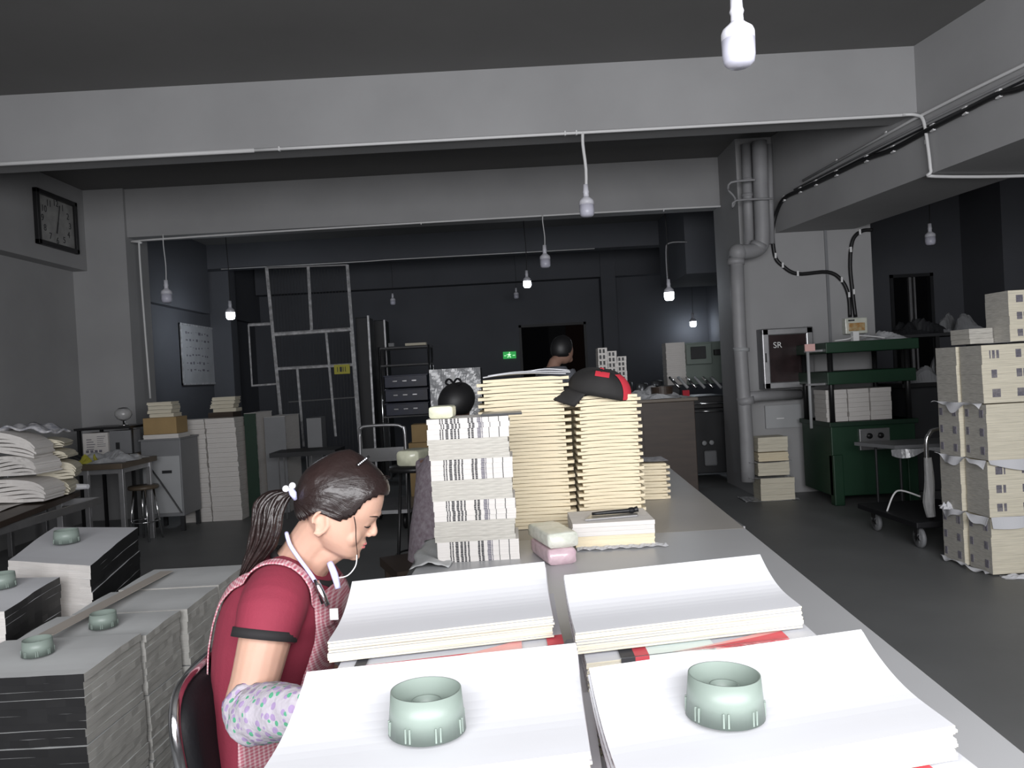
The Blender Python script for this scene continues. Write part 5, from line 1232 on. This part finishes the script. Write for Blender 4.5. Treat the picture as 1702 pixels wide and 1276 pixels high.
# ponytail
mb = MB(); R = random.Random(9)
core = [(486, 818, 0), (463, 824, 14), (448, 845, 21), (443, 872, 22), (436, 900, 19), (420, 930, 12), (402, 958, 3)]
for i in range(150):
    ang = R.uniform(0, 2*math.pi); rr = math.sqrt(R.random()); pts = []
    cut = R.choice([5, 6, 6, 7])
    for j, (x, y, r_) in enumerate(core[:cut]):
        rj = max(4, r_); pts.append(at(x+math.cos(ang)*rr*rj*1.05+2*math.sin(j*1.7+i), y+math.cos(ang)*rr*rj*.4, 1.72-.02*j/6+math.sin(ang)*rr*rj*.0011-.012))
    mb.tube(pts, [.0048]+[.0046]*(len(pts)-2)+[.0006], 6, sub=3)
mb.build('ponytail', 'hair', hair, True, world=True)
mb = MB(); mb.tube([hp(42, 34, -57), hp(50, 20, -52), hp(58, 0, -46), hp(66, -18, -38), hp(74, -36, -28)], [.0013, .0013, .0011, .0009, .0004], 6, sub=5)
mb.build('loose_strand', 'hair', hair, True, world=True)
# hair tie, clip
tie_p = P(483, 826, 1.67)
mb = MB(); mb.ell(P(475, 812, 1.66), .0075, 16); mb.build('pearl', 'pearl', hair, True, world=True)
mb = MB(); mb.ell(P(486, 807, 1.66), .0075, 16); mb.build('pearl', 'pearl', hair, True, world=True)
mb = MB(); mb.tube([P(483, 812, 1.665), P(487, 820, 1.66), P(491, 830, 1.665)], [.006, .008, .004], 8); mb.build('ribbon', 'lilac', hair, True, world=True)
mb = MB(); mb.tube([P(594, 773, 1.675), P(604, 766, 1.675), P(614, 758, 1.68)], .003, 8); c_ = mb.build('hair_clip', 'blackm', hair, True, world=True)
mb = MB()
for k in range(6): mb.ell(P(596+k*2.6, 772-k*2.1, 1.671), .0018, 8)
mb.build('rhinestones', 'pearl', c_, True, world=True)
# face details
mb = MB()
for sg in (-1, 1): mb.tube([hp(68, 20.5, sg*14), hp(66.5, 18.0, sg*20), hp(60.5, 19, sg*29)], [.0009, .0017, .0009], 6, sub=3)
mb.build('eyelashes', 'hair2', body, True, world=True)
mb = MB()
for sg in (-1, 1): mb.tube([hp(74.5, 37.5, sg*9), hp(72, 40, sg*20), hp(62, 38, sg*32)], [.0012, .0018, .0007], 6, sub=3)
mb.build('eyebrows', 'hair', body, True, world=True)
mb = MB(); mb.tube([hp(66, -14.5, -11), hp(70.2, -13.5, -5), hp(71.5, -13.8, 0), hp(70.2, -13.5, 5), hp(66, -14.5, 11)], [.0008, .0026, .0028, .0026, .0008], 8, sub=3)
mb.tube([hp(66, -18.5, -10), hp(69.8, -19.6, -5), hp(71.0, -20, 0), hp(69.8, -19.6, 5), hp(66, -18.5, 10)], [.0008, .0028, .003, .0028, .0008], 8, sub=3)
mb.build('lips', 'lip', body, True, world=True)
# ---- clothing
mb = MB(); mb.loft(torso_rings(.004))
mb.tube([P(478, 972, 1.72), P(462, 990, 1.655), P(452, 1015, 1.60), P(446, 1040, 1.578), P(440, 1058, 1.568)], [.070, .072, .070, .066, .064], 24, sub=3)
mb.tube([P(478, 972, 1.86), P(466, 990, 1.90), P(462, 1015, 1.955), P(456, 1060, 1.965)], [.070, .070, .068, .064], 24, sub=3)
mb.ell(P(520, 1010, 1.73), (.05, .07, .07), 16)
shirt = mb.build('polo_shirt', 'shirt', person, True, world=True); remesh(shirt, .005, 5)
mb = MB(); mb.tube([P(442, 1046, 1.572), P(439, 1062, 1.566)], [.0655, .066], 28); mb.build('sleeve_cuff', 'blackfab', shirt, True, world=True)
mb = MB(); mb.tube([P(457, 1046, 1.965), P(456, 1063, 1.965)], [.0655, .066], 28); mb.build('sleeve_cuff', 'blackfab', shirt, True, world=True)
# collar: ring round the neck base, low at the front
cl = []
cb, cf = P(457, 914, 1.76), P(556, 968, 1.76)
for k in range(25):
    th = 2*math.pi*k/24; u = (1-math.cos(th))/2
    c = cb.lerp(cf, u); cl.append(Vector((c.x, 1.76+math.sin(th)*.068, c.z+.012*math.sin(th)**2-.014*math.sin(u*math.pi))))
mb = MB(); mb.tube(cl, .0085, 8); mb.build('collar_band', 'blackfab', shirt, True, world=True)
# apron: straps and bib pressed onto the shirt
def ribbon(name, pts, wd, m, off=.006, parent=person, subd=6, across=(0, 1, 0)):
    P_ = [Vector(p) for p in pts]; W_ = [Vector(w) for w in across] if isinstance(across[0], (tuple, Vector)) else [Vector(across)]*len(P_)
    Q = []; AW = []; WD = []
    for i in range(len(P_)-1):
        for k in range(subd):
            t_ = k/subd; Q.append(P_[i].lerp(P_[i+1], t_)); AW.append(W_[i].lerp(W_[i+1], t_).normalized()); WD.append((wd[i]+(wd[i+1]-wd[i])*t_) if isinstance(wd, list) else wd)
    Q.append(P_[-1]); AW.append(W_[-1].normalized()); WD.append(wd[-1] if isinstance(wd, list) else wd); NV = 8
    mb = MB(); vs = [Q[i]+AW[i]*WD[i]*(j/NV-.5) for i in range(len(Q)) for j in range(NV+1)]
    fs = [(i*(NV+1)+j, i*(NV+1)+j+1, (i+1)*(NV+1)+j+1, (i+1)*(NV+1)+j) for i in range(len(Q)-1) for j in range(NV)]
    mb.add(vs, fs); o = mb.build(name, m, parent, True, world=True, fixn=False)
    sw = o.modifiers.new('sw', 'SHRINKWRAP'); sw.target = shirt; sw.wrap_method = 'NEAREST_SURFACEPOINT'; sw.wrap_mode = 'OUTSIDE_SURFACE'; sw.offset = off
    so = o.modifiers.new('so', 'SOLIDIFY'); so.thickness = .003; so.offset = 0; return o
apron = None
yv = (0, 1, 0); zv = (0, .5, .85)
bib = ribbon('apron_bib', [P(530, 985, 1.74), P(552, 1010, 1.74), P(556, 1040, 1.76), P(552, 1080, 1.77), P(548, 1130, 1.78), P(548, 1200, 1.78), P(552, 1285, 1.78)], [.17, .22, .25, .28, .33, .36, .38], 'gingham', .005)
ribbon('apron_strap', [P(371, 1120, 1.70), P(370, 1050, 1.70), P(378, 1000, 1.69), P(395, 968, 1.67), P(425, 948, 1.655), P(455, 943, 1.65), P(485, 958, 1.645), P(508, 985, 1.645), P(530, 1010, 1.66), P(548, 1040, 1.68)], .036, 'gingham', .007, bib, across=[yv, yv, (0, 1, .1), (0, .9, .4), zv, zv, zv, (-.2, .6, .6), (-.3, .8, .3), yv])
ribbon('apron_strap', [P(371, 1120, 1.86), P(378, 1000, 1.87), P(395, 968, 1.88), P(425, 948, 1.89), P(455, 943, 1.89), P(485, 958, 1.89), P(508, 985, 1.89), P(530, 1010, 1.87)], .036, 'gingham', .007, bib, across=[yv, yv, (0, 1, -.2), (0, -.7, .7), (0, -.7, .7), (0, -.7, .7), (0, -1, .3), yv])
ribbon('waist_band', [P(372, 1240, 1.68), P(372, 1242, 1.78), P(372, 1240, 1.88)], .03, 'gingham', .006, bib, across=(0, 0, 1))
mb = MB(); mb.grid(lambda u, v: P(395+u*95, 1215+v*62, 1.55+.10*u), 8, 6); fl = mb.build('apron_side_flap', 'gingham', bib, True, world=True, fixn=False); fl.modifiers.new('s', 'SOLIDIFY').thickness = .003
a = P(556, 1010, 1.675); mb = MB(); mb.box(a.x-.006, a.x+.012, 1.655, 1.659, a.z-.02, a.z+.004); mb.build('pocket_badge', 'tape', bib, world=True)
# floral sleeve protectors
for sg in (-1, 1):
    pts, rr = arm(sg)
    mb = MB(); pp = [pts[4].lerp(pts[3], .15)+Vector((.0, 0, .0)), pts[4]+Vector((.0, 0, 0)), pts[5]+Vector((.006, 0, .006)), pts[6].lerp(pts[5], .5), pts[6], pts[7].lerp(pts[6], .5), pts[7]]
    mb.tube([pts[4]+Vector((-.004, 0, .012)), pts[5]+Vector((.004, 0, .004)), pts[5].lerp(pts[6], .35), pts[6], pts[6].lerp(pts[7], .5), pts[7]], [.046, .053, .056, .053, .046, .033], 28, sub=5)
    V2 = []
    o = mb.build('sleeve_cover', 'floral', person, True, world=True)
    dtx = bpy.data.textures.get('folds') or bpy.data.textures.new('folds', 'CLOUDS'); dtx.noise_scale = .028
    dp = o.modifiers.new('d', 'DISPLACE'); dp.texture = dtx; dp.strength = .014; dp.texture_coords = 'LOCAL'
# trousers and shoes
mb = MB(); mb.ell(pel, (.155, .185, .135), 20)
for sg in (-1, 1):
    h0 = pel+Vector((.02, sg*.09, -.02)); kn = Vector((pel.x+.40, TY+sg*.10, .52)); an = Vector((pel.x+.36, TY+sg*.11, .12))
    mb.tube([h0, (h0+kn)/2+Vector((0, 0, .01)), kn], [.098, .09, .070], 18, sub=3); mb.tube([kn, kn*.6+an*.4, an], [.068, .062, .05], 16, sub=3)
o = mb.build('trousers', 'denim', person, True, world=True); remesh(o, .009, 4)
for sg in (-1, 1):
    an = Vector((pel.x+.36, TY+sg*.11, .05)); mb = MB(); mb.tube([an+Vector((-.05, 0, 0)), an+Vector((.02, 0, .0)), an+Vector((.10, 0, -.008)), an+Vector((.16, 0, -.014))], [.042, .046, .040, .03], 16, sub=3); mb.build('shoe', 'blackfab', person, True, world=True)
# lanyard and pen holders, wire
mb = MB()
mb.tube([P(476, 885, 1.70), P(482, 905, 1.68), P(497, 928, 1.675), P(515, 952, 1.655), P(524, 966, 1.645)], [.0045]*5, 8, sub=4); mb.tube([P(548, 935, 1.69), P(556, 955, 1.675), P(562, 978, 1.665)], [.007, .008, .006], 8, sub=3)
ly = mb.build('neck_lanyard', 'lilac', person, True, world=True)
mb = MB(); mb.tube([P(526, 966, 1.645), P(534, 985, 1.64), P(544, 1006, 1.64)], [.006, .0075, .006], 12, sub=2); mb.build('thread_snips', 'chrome', ly, True, world=True)
mb = MB(); mb.tube([P(523, 963, 1.642), P(530, 984, 1.637), P(536, 1003, 1.637)], .003, 8); mb.build('snip_blade', 'blackm', ly, True, world=True)
mb = MB(); mb.tube([P(593, 922, 1.70), P(591, 940, 1.69), P(578, 956, 1.68), P(560, 960, 1.675), P(555, 957, 1.675)], .0014, 6, sub=5); mb.build('white_thread', 'conduit', ly, True, world=True)

# ---- her chair
t = thing('chair', 'black padded chair with chrome tube frame behind the seated woman', 'chair', (-.62, 1.745, 0))
def cb_(u, v):   # backrest pad: u across (y), v up
    a = 2*math.pi*u
    return None
ct = at(330, 1098, 1.70); zt = ct.z
bx0 = -.655
def rr_loop(g, yc, hw, z0, z1, n=40, e=.45):
    out = []
    for k in range(n):
        a = 2*math.pi*k/n; c, s = math.cos(a), math.sin(a)
        y = yc+math.copysign(abs(c)**e, c)*(hw+g); z = (z0+z1)/2+math.copysign(abs(s)**e, s)*((z1-z0)/2+g)
        x = bx0-.05*((z-.55)/.35)+.02*math.cos((y-yc)/hw*1.2)*-1
        out.append(Vector((x, y, z)))
    return out
YC_ = 1.71; lo = rr_loop(0, YC_, .205, .50, zt-.012)
mb = MB(); r1 = [p+Vector((-.012, 0, 0)) for p in lo]; r2 = [p+Vector((.012, 0, 0)) for p in lo]; cen = Vector((bx0-.03, YC_, .7))
r3 = [cen.lerp(p, .85)+Vector((.026, 0, 0)) for p in lo]; r0_ = [cen.lerp(p, .85)+Vector((-.018, 0, 0)) for p in lo]
mb.loft([r0_, r1, r2, r3]); mb.build('backrest', 'plasticblack', t, True, world=True)
fr_ = rr_loop(.010, YC_, .205, .50, zt-.012); mb = MB(); top = [p for p in fr_]
mb.tube(fr_+[fr_[0]], .0115, 10); mb.build('back_frame', 'chrome', t, True, world=True)
mb = MB(); mb.prism([(bx0+.02, YC_-.20), (bx0+.42, YC_-.21), (bx0+.44, YC_+.21), (bx0+.02, YC_+.20)], .42, .465); mb.build('seat', 'plasticblack', t, world=True, bevel=.015)
for sg in (-1, 1):
    y = YC_+sg*.19
    MB().tube([(bx0-.01, y, .56), (bx0+.02, y, .44), (bx0-.03, y, 0)], .0115, 10, sub=3).build('leg', 'chrome', t, True, world=True)
    MB().tube([(bx0+.02, y, .425), (bx0+.38, y, .425), (bx0+.42, y, .40), (bx0+.43, y, 0)], .0115, 10, sub=3).build('leg', 'chrome', t, True, world=True)

# ---- simpler seated / standing figures behind
def figure(label, loc, rz, headz, cloth, hairm, lean=.1, stand=False, skinm='skind', sho=.30):
    t = thing('person', label, 'person', loc, rz)      # faces +x
    hz = headz; mb = MB()
    sh = hz-sho; hip = (.92 if stand else .52)
    mb.ell((lean, 0, hz), (.095, .075, .115), 20); mb.ell((lean+.09, 0, hz-.015), (.02, .012, .02), 10); mb.ell((lean+.06, 0, hz-.075), (.035, .035, .03), 12)
    for sg in (-1, 1): mb.ell((lean-.005, sg*.075, hz-.01), (.018, .008, .03), 10)
    mb.tube([(lean-.01, 0, hz-.05), (lean*.6-.02, 0, sh+.06), (lean*.5-.02, 0, sh-.03)], [.052, .05, .07], 16, sub=2)
    mb.loft([[Vector((lean*.5*f_+rx*math.cos(a), ry*math.sin(a), z)) for a in [2*math.pi*k/24 for k in range(24)]] for (z, rx, ry, f_) in ((hip-.08, .11, .15, 0), (hip+.1, .10, .14, .2), ((hip+sh)/2, .10, .14, .5), (sh-.06, .10, .17, .9), (sh+.02, .06, .10, 1))])
    for sg in (-1, 1):
        s0 = Vector((lean*.5, sg*.17, sh-.02)); e = Vector((lean*.5+.06, sg*.24, sh-.28)); w_ = Vector((lean*.5+.28, sg*.14, sh-.30))
        mb.tube([s0, e, w_], [.05, .042, .03], 14, sub=4); mb.ell(w_+Vector((.05, 0, 0)), (.045, .035, .014), 12)
        for i in range(4): mb.tube([w_+Vector((.08, (i-1.5)*.018, 0)), w_+Vector((.12, (i-1.5)*.019, -.006)), w_+Vector((.145-.008*abs(i-1.5), (i-1.5)*.019, -.018))], [.0085, .008, .006], 8)
        mb.tube([w_+Vector((.03, -sg*.03, 0)), w_+Vector((.06, -sg*.05, -.01)), w_+Vector((.085, -sg*.052, -.012))], [.011, .009, .007], 8)
        if stand: mb.tube([(0, sg*.09, hip-.05), (.02, sg*.10, .5), (0, sg*.10, .08)], [.085, .06, .042], 14, sub=2); mb.tube([(0, sg*.1, .045), (.15, sg*.11, .03)], [.04, .028], 12)
        else: mb.tube([(0, sg*.09, hip-.03), (.38, sg*.11, hip-.02)], [.085, .065], 14); mb.tube([(.38, sg*.11, hip-.02), (.36, sg*.11, .06)], [.058, .04], 14); mb.tube([(.35, sg*.11, .04), (.48, sg*.11, .03)], [.04, .028], 12)
    b = mb.build('body', skinm, t, True); remesh(b, .009, 3)
    mb = MB(); mb.loft([[Vector((lean*.5*f_+rx*math.cos(a), ry*math.sin(a), z)) for a in [2*math.pi*k/24 for k in range(24)]] for (z, rx, ry, f_) in ((hip-.12, .13, .17, 0), (hip+.1, .12, .16, .2), ((hip+sh)/2, .12, .16, .5), (sh-.06, .12, .19, .9), (sh+.025, .075, .12, 1))])
    for sg in (-1, 1):
        s0 = Vector((lean*.5, sg*.17, sh-.02)); e = Vector((lean*.5+.06, sg*.24, sh-.28)); w_ = Vector((lean*.5+.25, sg*.15, sh-.30)); mb.tube([s0, e, w_], [.065, .055, .045], 14, sub=4)
    o = mb.build('jacket', cloth, t, True); remesh(o, .010, 4)
    mb = MB()
    for sg in (-1, 1):
        if stand: mb.tube([(0, sg*.09, hip-.05), (.02, sg*.10, .5), (0, sg*.10, .10)], [.10, .075, .06], 14, sub=2)
        else: mb.tube([(0, sg*.09, hip-.03), (.38, sg*.11, hip-.02)], [.10, .08], 14); mb.tube([(.38, sg*.11, hip-.02), (.36, sg*.11, .10)], [.075, .06], 14)
    o = mb.build('trousers', 'denim', t, True); remesh(o, .012, 3)
    mb = MB(); n = 30; rings = []
    for j in range(9):
        ph = -.6+j/8*(math.pi/2+.6); rings.append([Vector((lean-.012+.105*math.cos(ph)*math.cos(a)*(1 if math.cos(a) < 0 else .90), .088*math.cos(ph)*math.sin(a), hz+.015+.118*math.sin(ph)+(.05*math.cos(a) if math.cos(a) > 0 else 0)*(1-j/8))) for a in [2*math.pi*k/n for k in range(n)]])
    mb.loft(rings); h_ = mb.build('hair', hairm, t, True)
    return t, h_
p = at(928, 581, 6.5)
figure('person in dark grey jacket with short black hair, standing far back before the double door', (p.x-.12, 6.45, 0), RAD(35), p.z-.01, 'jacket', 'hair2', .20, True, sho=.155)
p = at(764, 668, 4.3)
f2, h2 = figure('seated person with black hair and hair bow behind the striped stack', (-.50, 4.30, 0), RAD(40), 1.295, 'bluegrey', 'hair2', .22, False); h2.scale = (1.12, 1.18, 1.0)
mb = MB()
for sg in (-1, 1): mb.tube([(.19, 0, 1.425), (.19, sg*.03, 1.448), (.19, sg*.055, 1.442), (.19, sg*.062, 1.425), (.19, sg*.03, 1.412), (.19, 0, 1.42)], .006, 8, sub=4)
mb.build('hair_bow', 'plasticblack', h2, True)
solo(MB().box(-.2, .2, -.2, .2, .40, .45).box(-.18, -.15, -.18, -.15, 0, .4).box(.15, .18, -.18, -.15, 0, .4).box(-.18, -.15, .15, .18, 0, .4).box(.15, .18, .15, .18, 0, .4), 'wooden_stool', 'brown', 'plain stool beneath the seated person behind the striped stack', 'stool', (-.55, 4.30, 0), .4)
